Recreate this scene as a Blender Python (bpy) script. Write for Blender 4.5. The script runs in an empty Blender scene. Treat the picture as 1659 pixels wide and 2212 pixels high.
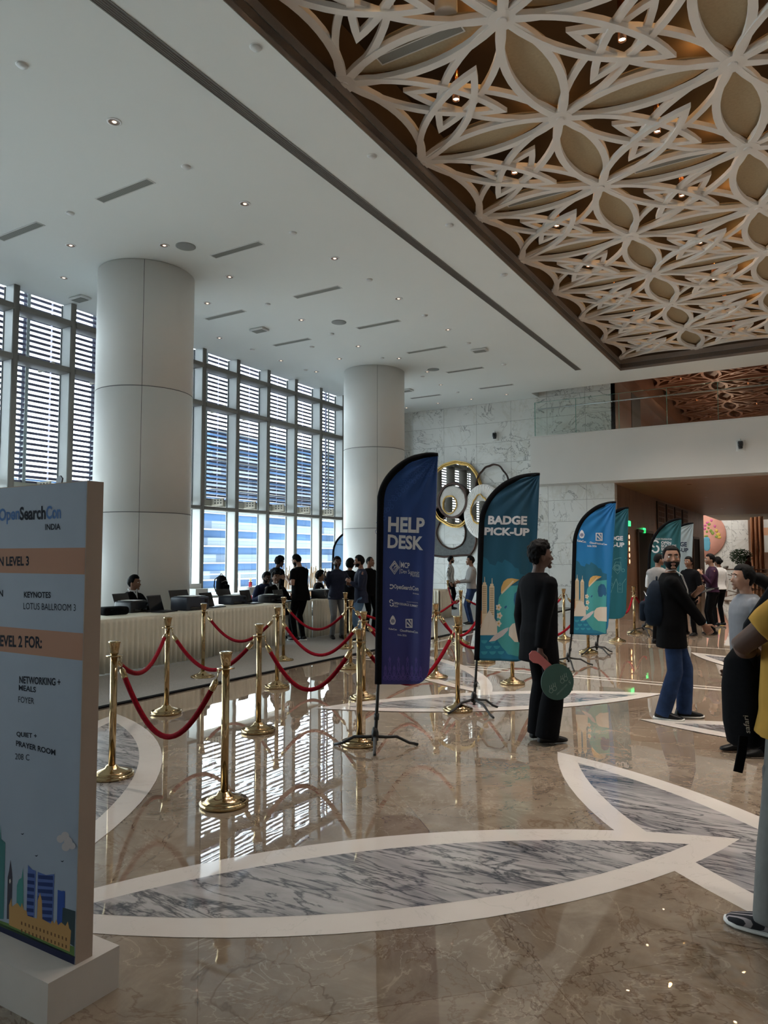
import bpy, bmesh, math, random
from mathutils import Vector, Matrix, Quaternion, noise as mnoise
S = bpy.context.scene
COL = S.collection
R = math.radians

# ------------------------------------------------------------------ camera
CAM_H, FPX, HOR, VPX, IW, IH = 1.6, 1560.0, 1203.0, 1771.0, 1659.0, 2212.0
PITCH = math.atan((HOR - IH / 2) / FPX)
YAW = math.atan((VPX - IW / 2) / (FPX / math.cos(PITCH)))
cd = bpy.data.cameras.new('camera'); cam = bpy.data.objects.new('camera', cd); COL.objects.link(cam)
cam.location = (0, 0, CAM_H); cam.rotation_euler = (math.pi / 2 + PITCH, 0, YAW)
cd.sensor_fit = 'VERTICAL'; cd.sensor_height = 36.0; cd.lens = FPX / IH * 36.0
cd.clip_start = 0.05; cd.clip_end = 500
S.camera = cam

# ------------------------------------------------------------------ view, world, sun
S.view_settings.view_transform = 'Standard'
S.view_settings.look = 'None'
S.view_settings.gamma = 1.0
S.view_settings.use_curve_mapping = False
S.view_settings.exposure = 1.9
S.cycles.max_bounces = 10; S.cycles.diffuse_bounces = 5; S.cycles.glossy_bounces = 5
S.cycles.transparent_max_bounces = 16; S.cycles.transmission_bounces = 6
S.cycles.sample_clamp_indirect = 6.0; S.cycles.caustics_reflective = False; S.cycles.caustics_refractive = False
SKY_STRENGTH = 3.0
SUN_STRENGTH = 3.2
LAMP_W = 2.4
w = bpy.data.worlds.new('sky'); S.world = w; w.use_nodes = True
bg = w.node_tree.nodes['Background']
bg.inputs['Color'].default_value = (0.84, 0.95, 1.0, 1); bg.inputs['Strength'].default_value = SKY_STRENGTH
sd = bpy.data.lights.new('sun', 'SUN'); sd.energy = SUN_STRENGTH; sd.angle = R(0.6); sd.color = (1, .95, .87)
sun = bpy.data.objects.new('sun', sd); COL.objects.link(sun)
sun.rotation_euler = Vector((-0.62, -0.18, -0.75)).to_track_quat('-Z', 'Y').to_euler()

def area(name, loc, size, energy, color, aim, portal=False):
    l = bpy.data.lights.new(name, 'AREA'); l.shape = 'RECTANGLE'; l.size, l.size_y = size
    l.energy = energy; l.color = color
    o = bpy.data.objects.new(name, l); COL.objects.link(o); o.location = loc
    o.rotation_euler = Vector(aim).to_track_quat('-Z', 'Y').to_euler()
    if portal: l.cycles.is_portal = True
    return o
# daylight comes in by the window wall
area('window_daylight_portal', (-13.02, 10.0, 3.4), (26.0, 6.8), 1, (1, 1, 1), (1, 0, 0), True)

# ------------------------------------------------------------------ picking real points from the survey of the photograph
FW = Vector((-math.sin(YAW) * math.cos(PITCH), math.cos(YAW) * math.cos(PITCH), math.sin(PITCH)))
RT = Vector((math.cos(YAW), math.sin(YAW), 0)); UP = RT.cross(FW)
EYE = Vector((0, 0, CAM_H))
FLAT = Vector((-math.sin(YAW), math.cos(YAW), 0))
def ray(x, y): return FW * FPX + RT * (x - IW / 2) + UP * (IH / 2 - y)
def G(x, y, z=0.0):
    d = ray(x, y); return EYE + d * ((z - CAM_H) / d.z)
def onX(x, y, X):
    d = ray(x, y); return EYE + d * (X / d.x)
def onY(x, y, Y):
    d = ray(x, y); return EYE + d * (Y / d.y)
class Plane:
    """a vertical plane through o along the horizontal direction d; u runs along d, z is height, n points to the front"""
    def __init__(s, o, d):
        s.o = Vector((o[0], o[1], 0)); s.d = Vector((d[0], d[1], 0)).normalized(); s.n = Vector((s.d.y, -s.d.x, 0))
    def uv(s, x, y):
        d = ray(x, y); t = (s.o - EYE).dot(s.n) / d.dot(s.n); p = EYE + d * t
        return ((p - s.o).dot(s.d), p.z)
    def at(s, u, z, off=0.0):
        p = s.o + s.d * u + s.n * off; return Vector((p.x, p.y, z))

# ------------------------------------------------------------------ mesh builder
class MB:
    def __init__(s): s.v = []; s.f = []; s.m = []; s.sm = []
    def add(s, vs, fs, m=0, smooth=False):
        b = len(s.v); s.v += [tuple(p) for p in vs]
        for f in fs: s.f.append(tuple(i + b for i in f)); s.m.append(m); s.sm.append(smooth)
        return s
    def box(s, lo, hi, m=0, M=None):
        x0, y0, z0 = lo; x1, y1, z1 = hi
        vs = [Vector(p) for p in ((x0, y0, z0), (x1, y0, z0), (x1, y1, z0), (x0, y1, z0), (x0, y0, z1), (x1, y0, z1), (x1, y1, z1), (x0, y1, z1))]
        if M is not None: vs = [M @ p for p in vs]
        return s.add(vs, [(0, 3, 2, 1), (4, 5, 6, 7), (0, 1, 5, 4), (1, 2, 6, 5), (2, 3, 7, 6), (3, 0, 4, 7)], m)
    def cbox(s, c, size, m=0, M=None):
        return s.box([c[i] - size[i] / 2 for i in range(3)], [c[i] + size[i] / 2 for i in range(3)], m, M)
    def quad(s, a, b, c, d, m=0): return s.add([a, b, c, d], [(0, 1, 2, 3)], m)
    def rbox(s, lo, hi, r=0.01, m=0, M=None, seg=3):
        """box with all its edges rounded"""
        bm = bmesh.new(); bmesh.ops.create_cube(bm, size=1.0)
        for v in bm.verts: v.co = Vector([lo[i] + (v.co[i] + .5) * (hi[i] - lo[i]) for i in range(3)])
        bmesh.ops.bevel(bm, geom=bm.edges[:], offset=r, segments=seg, profile=.5, affect='EDGES')
        bm.verts.index_update(); vs = [(M @ v.co) if M is not None else v.co.copy() for v in bm.verts]
        s.add(vs, [[v.index for v in f.verts] for f in bm.faces], m, True); bm.free(); return s
    def prism(s, poly, fn, t0, t1, m=0):
        """poly of (a,b) points; fn(a,b,t) gives the 3D point"""
        n = len(poly); vs = [fn(a, b, t0) for a, b in poly] + [fn(a, b, t1) for a, b in poly]
        fs = [tuple(range(n - 1, -1, -1)), tuple(range(n, 2 * n))] + [(i, (i + 1) % n, n + (i + 1) % n, n + i) for i in range(n)]
        return s.add(vs, fs, m)
    def ribbon(s, inner, outer, fn, t0, t1, m=0, closed=True):
        n = len(inner); vs = []
        for i in range(n):
            vs += [fn(*inner[i], t0), fn(*outer[i], t0), fn(*inner[i], t1), fn(*outer[i], t1)]
        fs = []
        for i in range(n if closed else n - 1):
            a, b = 4 * i, 4 * ((i + 1) % n)
            fs += [(a, b, b + 1, a + 1), (a + 2, a + 3, b + 3, b + 2), (a, a + 2, b + 2, b), (a + 1, b + 1, b + 3, a + 3)]
        if not closed:
            e = 4 * (n - 1); fs += [(0, 1, 3, 2), (e, e + 2, e + 3, e + 1)]
        return s.add(vs, fs, m)
    def tube(s, pts, r, n=8, m=0, closed=False, flat=1.0, ref=None):
        pts = [Vector(p) for p in pts]; k = len(pts)
        rs = r if isinstance(r, (list, tuple)) else [r] * k
        vs = []; side = None
        for i, p in enumerate(pts):
            a = pts[(i - 1) % k] if (closed or i) else p; b = pts[(i + 1) % k] if (closed or i < k - 1) else p
            t = (b - a).normalized() if (b - a).length > 1e-9 else Vector((0, 0, 1))
            if side is None:
                q = Vector(ref) if ref is not None else (Vector((0, 0, 1)) if abs(t.z) < .9 else Vector((1, 0, 0)))
                side = t.cross(q).normalized()
            side = (side - t * side.dot(t)); side = side.normalized() if side.length > 1e-6 else t.orthogonal().normalized()
            up = t.cross(side)
            for j in range(n):
                an = 2 * math.pi * j / n
                vs.append(p + side * (math.cos(an) * rs[i]) + up * (math.sin(an) * rs[i] * flat))
        fs = []
        for i in range(k if closed else k - 1):
            for j in range(n):
                a = i * n + j; b = i * n + (j + 1) % n; c = ((i + 1) % k) * n + (j + 1) % n; d = ((i + 1) % k) * n + j
                fs.append((a, b, c, d))
        if not closed: fs += [tuple(range(n - 1, -1, -1)), tuple(range((k - 1) * n, k * n))]
        return s.add(vs, fs, m, True)
    def limb(s, pts, n=12, m=0, open_end=False):
        """tapered limb with rounded ends (or a cut far end, like a hem); pts are (point, radius)"""
        P = [(Vector(p), r) for p, r in pts]
        a, ra = P[0]; b, rb = P[-1]
        t0 = (P[0][0] - P[1][0]).normalized(); t1 = (P[-1][0] - P[-2][0]).normalized()
        full = [(a + t0 * ra * .95, ra * .25), (a + t0 * ra * .7, ra * .7)] + P
        if not open_end: full += [(b + t1 * rb * .7, rb * .7), (b + t1 * rb * .95, rb * .25)]
        return s.tube([p for p, r in full], [r for p, r in full], n, m)
    def lathe(s, prof, c=(0, 0, 0), n=24, m=0, M=None, smooth=True):
        vs = []; k = len(prof)
        for r, z in prof:
            for j in range(n):
                an = 2 * math.pi * j / n; p = Vector((c[0] + r * math.cos(an), c[1] + r * math.sin(an), c[2] + z))
                vs.append(M @ p if M is not None else p)
        fs = [(i * n + j, i * n + (j + 1) % n, (i + 1) * n + (j + 1) % n, (i + 1) * n + j) for i in range(k - 1) for j in range(n)]
        fs += [tuple(range(n - 1, -1, -1)), tuple(range((k - 1) * n, k * n))]
        return s.add(vs, fs, m, smooth)
    def loft(s, rings, m=0, smooth=True):
        n = len(rings[0]); vs = [p for r in rings for p in r]
        fs = [(i * n + j, i * n + (j + 1) % n, (i + 1) * n + (j + 1) % n, (i + 1) * n + j) for i in range(len(rings) - 1) for j in range(n)]
        fs += [tuple(range(n - 1, -1, -1)), tuple(range((len(rings) - 1) * n, len(rings) * n))]
        return s.add(vs, fs, m, smooth)
    def ball(s, c, r, M=None, m=0, nu=16, nv=10):
        if not isinstance(r, (tuple, list)): r = (r, r, r)
        vs = []; c = Vector(c)
        for i in range(nv + 1):
            th = math.pi * i / nv
            for j in range(nu):
                ph = 2 * math.pi * j / nu
                p = Vector((r[0] * math.sin(th) * math.cos(ph), r[1] * math.sin(th) * math.sin(ph), r[2] * math.cos(th)))
                vs.append(c + (M @ p if M is not None else p))
        fs = [(i * nu + j, (i + 1) * nu + j, (i + 1) * nu + (j + 1) % nu, i * nu + (j + 1) % nu) for i in range(nv) for j in range(nu)]
        return s.add(vs, fs, m, True)
    def mesh(s, name, mats):
        me = bpy.data.meshes.new(name); me.from_pydata(s.v, [], s.f)
        for m in mats: me.materials.append(m)
        for i, p in enumerate(me.polygons): p.material_index = s.m[i]; p.use_smooth = s.sm[i]
        me.validate(); me.update(); return me
    def build(s, name, mats, parent=None, fix=True):
        if not isinstance(mats, (list, tuple)): mats = [mats]
        me = s.mesh(name, mats)
        if fix:
            bm = bmesh.new(); bm.from_mesh(me); bmesh.ops.recalc_face_normals(bm, faces=bm.faces[:]); bm.to_mesh(me); bm.free()
        o = bpy.data.objects.new(name, me); COL.objects.link(o)
        if parent is not None: o.parent = parent
        return o

def tag(o, label=None, cat=None, group=None, kind=None):
    if label: o['label'] = label
    if cat: o['category'] = cat
    if group: o['group'] = group
    if kind: o['kind'] = kind
    return o
def thing(name, label, cat, loc=(0, 0, 0), rz=0.0, group=None):
    o = bpy.data.objects.new(name, None); COL.objects.link(o); o.empty_display_size = .1
    o.location = loc; o.rotation_euler = (0, 0, rz); return tag(o, label, cat, group)
def struct(mb, name, mats): return tag(mb.build(name, mats), kind='structure')
def dup(o, parent=None):
    c = o.copy(); COL.objects.link(c)
    if parent is not None: c.parent = parent
    for ch in list(o.children): dup(ch, c)
    return c
def kid_at_world(o, parent):
    """parent o (modelled in world coordinates) under an Empty without moving it"""
    o.parent = parent; M = Matrix.Translation(parent.location) @ parent.rotation_euler.to_matrix().to_4x4()
    o.matrix_parent_inverse = M.inverted(); return o
# ------------------------------------------------------------------ materials
def srgb(r, g, b):
    f = lambda c: (c / 255 / 12.92) if c / 255 <= .04045 else ((c / 255 + .055) / 1.055) ** 2.4
    return (f(r), f(g), f(b), 1)
def mat(name, col, rough=.6, metal=0.0, spec=.5, emit=None, estr=0.0, sheen=0.0):
    m = bpy.data.materials.new(name); m.use_nodes = True; b = m.node_tree.nodes['Principled BSDF']
    b.inputs['Base Color'].default_value = col; b.inputs['Roughness'].default_value = rough
    b.inputs['Metallic'].default_value = metal; b.inputs['Specular IOR Level'].default_value = spec
    if sheen: b.inputs['Sheen Weight'].default_value = sheen
    if emit: b.inputs['Emission Color'].default_value = emit; b.inputs['Emission Strength'].default_value = estr
    return m
class NT:
    def __init__(s, m): s.t = m.node_tree; s.b = s.t.nodes['Principled BSDF']
    def n(s, typ, **kw):
        nd = s.t.nodes.new(typ)
        for k, v in kw.items():
            if k in nd.inputs.keys(): nd.inputs[k].default_value = v
            else: setattr(nd, k, v)
        return nd
    def l(s, a, b): s.t.links.new(a, b)
    def ramp(s, fac, stops):
        r = s.n('ShaderNodeValToRGB'); e = r.color_ramp.elements
        e[0].position, e[0].color = stops[0]; e[1].position, e[1].color = stops[-1]
        for p, c in stops[1:-1]: k = e.new(p); k.color = c
        s.l(fac, r.inputs['Fac']); return r.outputs['Color']
    def mix(s, fac, a, b, mode='MIX'):
        x = s.n('ShaderNodeMix', data_type='RGBA', blend_type=mode)
        for sock, val in ((x.inputs['Factor'], fac), (x.inputs[6], a), (x.inputs[7], b)):
            if hasattr(val, 'links'): s.l(val, sock)
            else: sock.default_value = val
        return x.outputs[2]
    def coord(s, scale=(1, 1, 1), rot=(0, 0, 0), kind='Object'):
        tc = s.n('ShaderNodeTexCoord'); mp = s.n('ShaderNodeMapping')
        mp.inputs['Scale'].default_value = scale; mp.inputs['Rotation'].default_value = rot
        s.l(tc.outputs[kind], mp.inputs['Vector']); return mp.outputs['Vector']
    def noise(s, vec, scale, detail=4, rough=.55, dist=0.0):
        x = s.n('ShaderNodeTexNoise'); x.inputs['Scale'].default_value = scale; x.inputs['Detail'].default_value = detail
        x.inputs['Roughness'].default_value = rough; x.inputs['Distortion'].default_value = dist
        s.l(vec, x.inputs['Vector']); return x.outputs['Fac']
    def bump(s, fac, strength=.2, dist=.01):
        x = s.n('ShaderNodeBump'); x.inputs['Strength'].default_value = strength; x.inputs['Distance'].default_value = dist
        s.l(fac, x.inputs['Height']); s.l(x.outputs['Normal'], s.b.inputs['Normal'])
    def veins(s, vec, scale, width, seed_dist=1.5):
        """thin wandering lines where a noise field crosses its middle"""
        f = s.noise(vec, scale, 6, .6, seed_dist)
        a = s.n('ShaderNodeMath', operation='SUBTRACT'); s.l(f, a.inputs[0]); a.inputs[1].default_value = .5
        b = s.n('ShaderNodeMath', operation='ABSOLUTE'); s.l(a.outputs[0], b.inputs[0])
        c = s.n('ShaderNodeMapRange'); c.inputs['From Min'].default_value = 0; c.inputs['From Max'].default_value = width
        c.inputs['To Min'].default_value = 1; c.inputs['To Max'].default_value = 0
        s.l(b.outputs[0], c.inputs['Value']); return c.outputs['Result']
    def mul(s, a, b):
        x = s.n('ShaderNodeMath', operation='MULTIPLY')
        for i, v in enumerate((a, b)):
            if hasattr(v, 'links'): s.l(v, x.inputs[i])
            else: x.inputs[i].default_value = v
        return x.outputs[0]

def soft(name, col, rough=.7, amt=.08, scale=6.0, metal=0.0, spec=.4, bump=0.0, bscale=60.0, sheen=0.0):
    """a plain finish with slight natural variation"""
    m = mat(name, col, rough, metal, spec, sheen=sheen); t = NT(m); v = t.coord()
    f = t.noise(v, scale, 4)
    d = tuple(c * (1 - amt) for c in col[:3]) + (1,); l = tuple(min(1, c * (1 + amt)) for c in col[:3]) + (1,)
    t.l(t.ramp(f, [(.3, d), (.7, l)]), t.b.inputs['Base Color'])
    if bump: t.bump(t.noise(v, bscale, 3), bump, .004)
    return m

def floor_marble():
    m = mat('polished_beige_marble', (.3, .22, .16, 1), .012, 0, .85); t = NT(m); v = t.coord()
    base = t.ramp(t.noise(v, .55, 6, .62, .6), [(.25, (.175, .135, .102, 1)), (.5, (.255, .207, .160, 1)), (.75, (.335, .28, .225, 1))])
    cl = t.ramp(t.noise(v, 2.6, 8, .7, 1.2), [(.35, (.75, .70, .66, 1)), (.62, (1.08, 1.05, 1.02, 1))])
    c = t.mix(1.0, base, cl, 'MULTIPLY')
    c = t.mix(t.mul(t.veins(v, .9, .012, 2.0), .55), c, (.14, .085, .05, 1))
    c = t.mix(t.mul(t.veins(v, 1.9, .010, 1.2), .35), c, (.52, .44, .35, 1))
    c = t.mix(t.mul(t.veins(v, .42, .006, 3.0), .7), c, (.085, .05, .03, 1))
    # large slab joints laid on the diagonal
    vb = t.coord((1, 1, 1), (0, 0, R(45)))
    br = t.n('ShaderNodeTexBrick', offset=0.0); br.inputs['Scale'].default_value = 1.0
    br.inputs['Brick Width'].default_value = 1.3; br.inputs['Row Height'].default_value = 1.3; br.inputs['Mortar Size'].default_value = .0018
    br.inputs['Color1'].default_value = (1, 1, 1, 1); br.inputs['Color2'].default_value = (.86, .85, .84, 1); br.inputs['Mortar'].default_value = (.6, .55, .5, 1)
    t.l(vb, br.inputs['Vector']); c = t.mix(1.0, c, br.outputs['Color'], 'MULTIPLY')
    t.l(c, t.b.inputs['Base Color'])
    t.bump(t.noise(v, 1.7, 2, .4, .4), .17, .008)
    t.b.inputs['Coat Weight'].default_value = .38; t.b.inputs['Coat Roughness'].default_value = .008; t.b.inputs['Coat IOR'].default_value = 1.6
    return m
def white_stone(name, col, vein, rough=.04, amt=.5, scale=.8):
    m = mat(name, col, rough, 0, .5); t = NT(m); v = t.coord()
    c = t.ramp(t.noise(v, 1.3, 5), [(.3, tuple(k * .88 for k in col[:3]) + (1,)), (.7, col)])
    c = t.mix(t.mul(t.veins(v, scale, .006, 2.2), amt), c, vein)
    t.l(c, t.b.inputs['Base Color']); return m
def streaked_marble():
    m = mat('grey_streaked_marble', (.3, .3, .3, 1), .04, 0, .5); t = NT(m)
    v = t.coord((.8, 3.6, 1), (0, 0, R(-40)))
    base = t.ramp(t.noise(v, .9, 7, .65, .8), [(.3, (.12, .115, .125, 1)), (.5, (.30, .28, .28, 1)), (.7, (.42, .395, .385, 1))])
    c = t.mix(t.mul(t.veins(v, 1.3, .035, 1.6), .85), base, (.03, .034, .042, 1))
    c = t.mix(t.mul(t.veins(v, .5, .03, 2.5), .8), c, (.045, .05, .06, 1))
    t.l(c, t.b.inputs['Base Color']); return m
def wall_marble():
    m = mat('veined_wall_marble', (.7, .7, .67, 1), .22, 0, .5); t = NT(m); v = t.coord()
    base = t.ramp(t.noise(v, .5, 5), [(.3, (.60, .60, .57, 1)), (.7, (.74, .74, .71, 1))])
    # every slab gets its own piece of veining
    br = t.n('ShaderNodeTexBrick', offset=0.0); br.inputs['Scale'].default_value = 1.0
    br.inputs['Brick Width'].default_value = 1.24; br.inputs['Row Height'].default_value = .68; br.inputs['Mortar Size'].default_value = .006
    br.inputs['Color1'].default_value = (0, 0, 0, 1); br.inputs['Color2'].default_value = (1, 1, 1, 1)
    tc = t.coord((1, 1, 1), (R(90), 0, 0)); t.l(tc, br.inputs['Vector'])
    off = t.n('ShaderNodeVectorMath', operation='MULTIPLY_ADD'); t.l(br.outputs['Color'], off.inputs[0])
    off.inputs[1].default_value = (7, 3, 5); t.l(v, off.inputs[2])
    mask = t.ramp(t.noise(off.outputs[0], .55, 2), [(.42, (0, 0, 0, 1)), (.56, (1, 1, 1, 1))])
    c = t.mix(t.mul(t.mul(t.veins(off.outputs[0], .75, .016, 2.6), .85), mask), base, (.12, .12, .12, 1))
    c = t.mix(t.mul(t.veins(off.outputs[0], .4, .02, 1.6), .22), c, (.40, .36, .26, 1))
    c = t.mix(br.outputs['Fac'], c, (.34, .34, .32, 1))
    t.l(c, t.b.inputs['Base Color']); return m
def panel_wood(name, a, b, w=.6, h=1.4):
    m = mat(name, a, .35, 0, .5); t = NT(m); v = t.coord((6, 6, .7))
    c = t.ramp(t.noise(v, 2.2, 6, .6, .5), [(.3, a), (.7, b)])
    br = t.n('ShaderNodeTexBrick', offset=.5); br.inputs['Scale'].default_value = 1.0
    br.inputs['Brick Width'].default_value = h; br.inputs['Row Height'].default_value = w; br.inputs['Mortar Size'].default_value = .006
    br.inputs['Color1'].default_value = (1, 1, 1, 1); br.inputs['Color2'].default_value = (.72, .7, .68, 1); br.inputs['Mortar'].default_value = (.35, .3, .28, 1)
    t.l(t.coord((1, 1, 1), (0, R(90), 0)), br.inputs['Vector'])
    t.l(t.mix(1.0, c, br.outputs['Color'], 'MULTIPLY'), t.b.inputs['Base Color']); return m
def glass_pane(name, tint=(1, 1, 1, 1), refl=1.0):
    m = bpy.data.materials.new(name); m.use_nodes = True; t = m.node_tree; t.nodes.clear()
    o = t.nodes.new('ShaderNodeOutputMaterial'); mx = t.nodes.new('ShaderNodeMixShader'); tr = t.nodes.new('ShaderNodeBsdfTransparent')
    gl = t.nodes.new('ShaderNodeBsdfGlossy'); fr = t.nodes.new('ShaderNodeFresnel'); fr.inputs['IOR'].default_value = 1.45
    tr.inputs['Color'].default_value = tint; gl.inputs['Roughness'].default_value = 0.0; gl.inputs['Color'].default_value = (refl, refl, refl, 1)
    ge = t.nodes.new('ShaderNodeNewGeometry'); mm = t.nodes.new('ShaderNodeMath'); mm.operation = 'SUBTRACT'; mm.use_clamp = True; t.links.new(fr.outputs[0], mm.inputs[0]); t.links.new(ge.outputs['Backfacing'], mm.inputs[1]); t.links.new(mm.outputs[0], mx.inputs[0]); t.links.new(tr.outputs[0], mx.inputs[1]); t.links.new(gl.outputs[0], mx.inputs[2]); t.links.new(mx.outputs[0], o.inputs[0])
    return m
def carpet_mat():
    m = mat('grey_carpet', (.2, .19, .18, 1), .95, 0, .1); t = NT(m); v = t.coord()
    c = t.ramp(t.noise(v, 120, 3), [(.3, (.20, .195, .185, 1)), (.7, (.30, .29, .275, 1))])
    t.l(c, t.b.inputs['Base Color']); t.bump(t.noise(v, 200, 2), .4, .004); return m
def plaid_mat():
    m = mat('plaid_cotton', (.3, .3, .3, 1), .85, 0, .2); t = NT(m); v = t.coord()
    out = None
    for k, (ax, sc) in enumerate((('X', 9.0), ('Z', 9.0))):
        x = t.n('ShaderNodeTexWave', wave_type='BANDS', bands_direction=ax); x.inputs['Scale'].default_value = sc * .95; x.inputs['Distortion'].default_value = .3
        t.l(v, x.inputs['Vector'])
        c = t.ramp(x.outputs['Fac'], [(.35, (.05, .05, .06, 1)), (.62, (.85, .84, .82, 1))])
        out = c if out is None else t.mix(.5, out, c)
    t.l(out, t.b.inputs['Base Color']); return m
def stripe_mat(name, a, b, scale, axis='Z', lo=.78, hi=.82):
    m = mat(name, a, .85, 0, .2); t = NT(m); v = t.coord()
    x = t.n('ShaderNodeTexWave', wave_type='BANDS', bands_direction=axis); x.inputs['Scale'].default_value = scale; t.l(v, x.inputs['Vector'])
    t.l(t.ramp(x.outputs['Fac'], [(lo, a), (hi, b)]), t.b.inputs['Base Color']); return m
def copper_mat():
    m = mat('copper_pattern', (.5, .25, .14, 1), .3, .7, .5); return m

M = {}
M['floor'] = floor_marble()
M['inlay_white'] = white_stone('white_inlay_marble', (.58, .53, .49, 1), (.4, .36, .32, 1), .04, .4, .9)
M['inlay_grey'] = streaked_marble()
M['wall_marble'] = wall_marble()
M['ceiling'] = soft('white_ceiling_paint', (.74, .765, .745, 1), .85, .015, .5, spec=.2)
M['plaster'] = soft('white_plaster', (.62, .61, .585, 1), .8, .02, .8, spec=.2)
M['column'] = soft('white_column_panel', (.70, .69, .665, 1), .5, .015, .7, spec=.35)
M['joint'] = mat('dark_joint', (.12, .12, .12, 1), .8)
M['coffer'] = soft('taupe_coffer', (.21, .165, .135, 1), .7, .05)
M['coffer_dark'] = soft('dark_coffer_grille', (.085, .066, .052, 1), .6, .1, 30)
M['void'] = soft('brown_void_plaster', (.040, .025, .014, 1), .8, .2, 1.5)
M['lattice'] = soft('off_white_lattice', (.74, .71, .67, 1), .6, .03, 3)
M['panel_beige'] = soft('beige_acoustic_panel', (.42, .35, .235, 1), .9, .06, 30, spec=.1)
M['lattice_copper'] = soft('copper_lattice', (.14, .062, .036, 1), .5, .15, 3, metal=.2)
M['copper_ceiling'] = soft('copper_ceiling', (.12, .053, .03, 1), .45, .15, 2, metal=.2)
M['copper'] = mat('polished_copper', (.62, .30, .17, 1), .22, 1.0)
M['lamp_glow'] = mat('lamp_glow', (1, .8, .55, 1), .5, emit=(1, .72, .42, 1), estr=9)
M['spot_glow'] = mat('spot_glow', (1, .85, .7, 1), .5, emit=(1, .72, .55, 1), estr=.45)
M['lens_rim'] = mat('white_lamp_rim', (.75, .75, .74, 1), .4)
M['reflector'] = mat('lamp_reflector', (.8, .68, .62, 1), .15, 1.0)
M['grille'] = stripe_mat('grey_grille', (.17, .175, .16, 1), (.30, .305, .285, 1), 18, 'Y', .45, .55)
M['speaker_grey'] = soft('grey_speaker_grille', (.27, .28, .27, 1), .8, .1, 200)
M['white_plastic'] = mat('white_plastic', (.6, .6, .58, 1), .45)
M['mullion'] = soft('taupe_aluminium', (.17, .158, .14, 1), .45, .04, 4, metal=.15)
M['lit_side_metal'] = soft('lit_side_aluminium', (.56, .58, .57, 1), .5, .03, 4)
M['black_gasket'] = mat('black_gasket', (.012, .012, .014, 1), .6)
M['glass'] = glass_pane('window_glass', (.93, .96, .97, 1))
M['glass_rail'] = glass_pane('balustrade_glass', (.965, .985, .975, 1))
M['glass_edge'] = mat('green_glass_edge', (.10, .28, .22, 1), .2)
M['slat'] = soft('grey_louver_slat', (.15, .14, .23, 1), .5, .06, 8)
M['louver_post'] = soft('louver_post', (.42, .46, .47, 1), .5, .1, 20)
M['louver_beam'] = soft('louver_beam', (.42, .38, .31, 1), .6, .06, 5)
M['steel'] = mat('brushed_steel', (.5, .5, .5, 1), .3, 1.0)
M['chrome'] = mat('chrome', (.75, .75, .76, 1), .1, 1.0)
M['carpet'] = carpet_mat()
M['black'] = soft('black_paint', (.010, .010, .011, 1), .45, .1, 20)
M['black_fabric'] = soft('black_fabric', (.005, .005, .006, 1), .9, .2, 60, spec=.08)
M['brass'] = mat('polished_brass', (.46, .335, .18, 1), .11, 1.0)
M['velvet'] = soft('crimson_velvet', (.17, .004, .010, 1), .85, .25, 60, spec=.05)
M['wood_brown'] = panel_wood('brown_stone_panels', (.17, .090, .056, 1), (.30, .175, .115, 1))
M['wood_upper'] = panel_wood('dark_copper_panels', (.060, .028, .018, 1), (.11, .052, .033, 1))
M['wood_dark'] = soft('dark_walnut', (.035, .018, .012, 1), .4, .2, 6)
M['soffit'] = soft('copper_toned_soffit', (.33, .19, .125, 1), .45, .05, 1)
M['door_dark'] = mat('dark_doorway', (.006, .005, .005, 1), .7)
M['exit_green'] = mat('exit_sign_green', (.02, .35, .08, 1), .5, emit=(.03, .85, .18, 1), estr=.9)
M['gold'] = soft('hammered_gold', (.62, .40, .13, 1), .3, .35, 40, metal=1.0, bump=.6, bscale=50)
M['mirror'] = mat('mirror', (.50, .475, .43, 1), .01, 1.0)
M['ribbed_white'] = soft('white_ribbed_shell', (.78, .75, .72, 1), .6, .05, 20)
M['bronze'] = soft('dark_bronze', (.06, .035, .028, 1), .3, .15, 10, metal=.6)
M['grey_wood'] = soft('grey_timber', (.095, .10, .10, 1), .6, .25, 14)
M['cloth_ivory'] = soft('ivory_table_skirt', (.76, .715, .60, 1), .85, .03, 8, spec=.15)
M['plastic_black'] = mat('black_plastic', (.012, .013, .016, 1), .4)
M['plastic_navy'] = mat('navy_plastic', (.018, .026, .045, 1), .45)
M['screen'] = mat('dark_screen', (.01, .012, .015, 1), .15)
M['paper'] = mat('white_paper', (.75, .75, .73, 1), .8)
M['clear_plastic'] = mat('clear_bottle', (.6, .68, .7, 1), .15)
M['skin'] = soft('brown_skin', (.21, .105, .066, 1), .55, .06, 12, spec=.35)
M['skin_dark'] = soft('deep_brown_skin', (.085, .045, .032, 1), .55, .06, 12, spec=.35)
M['skin_light'] = soft('light_brown_skin', (.34, .19, .13, 1), .55, .05, 12, spec=.35)
M['hair'] = soft('black_hair', (.004, .0035, .0035, 1), .7, .3, 60, spec=.12)
M['eye_white'] = mat('eye_white', (.75, .73, .70, 1), .25)
M['iris'] = mat('dark_iris', (.02, .012, .008, 1), .15)
M['lips'] = mat('lips', (.17, .07, .055, 1), .5)
M['suit'] = soft('black_suit', (.0035, .0035, .0045, 1), .8, .15, 40, spec=.06)
M['polo_black'] = soft('black_polo', (.0035, .0035, .004, 1), .85, .15, 40, spec=.06)
M['navy_shirt'] = soft('navy_shirt', (.012, .016, .034, 1), .8, .15, 30, spec=.2)
M['blue_shirt'] = soft('dark_blue_shirt', (.012, .020, .055, 1), .8, .15, 30, spec=.2)
M['purple_shirt'] = soft('plum_shirt', (.030, .008, .026, 1), .8, .15, 30, spec=.2)
M['white_shirt'] = soft('white_shirt', (.62, .62, .62, 1), .8, .05, 20, spec=.2)
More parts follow.
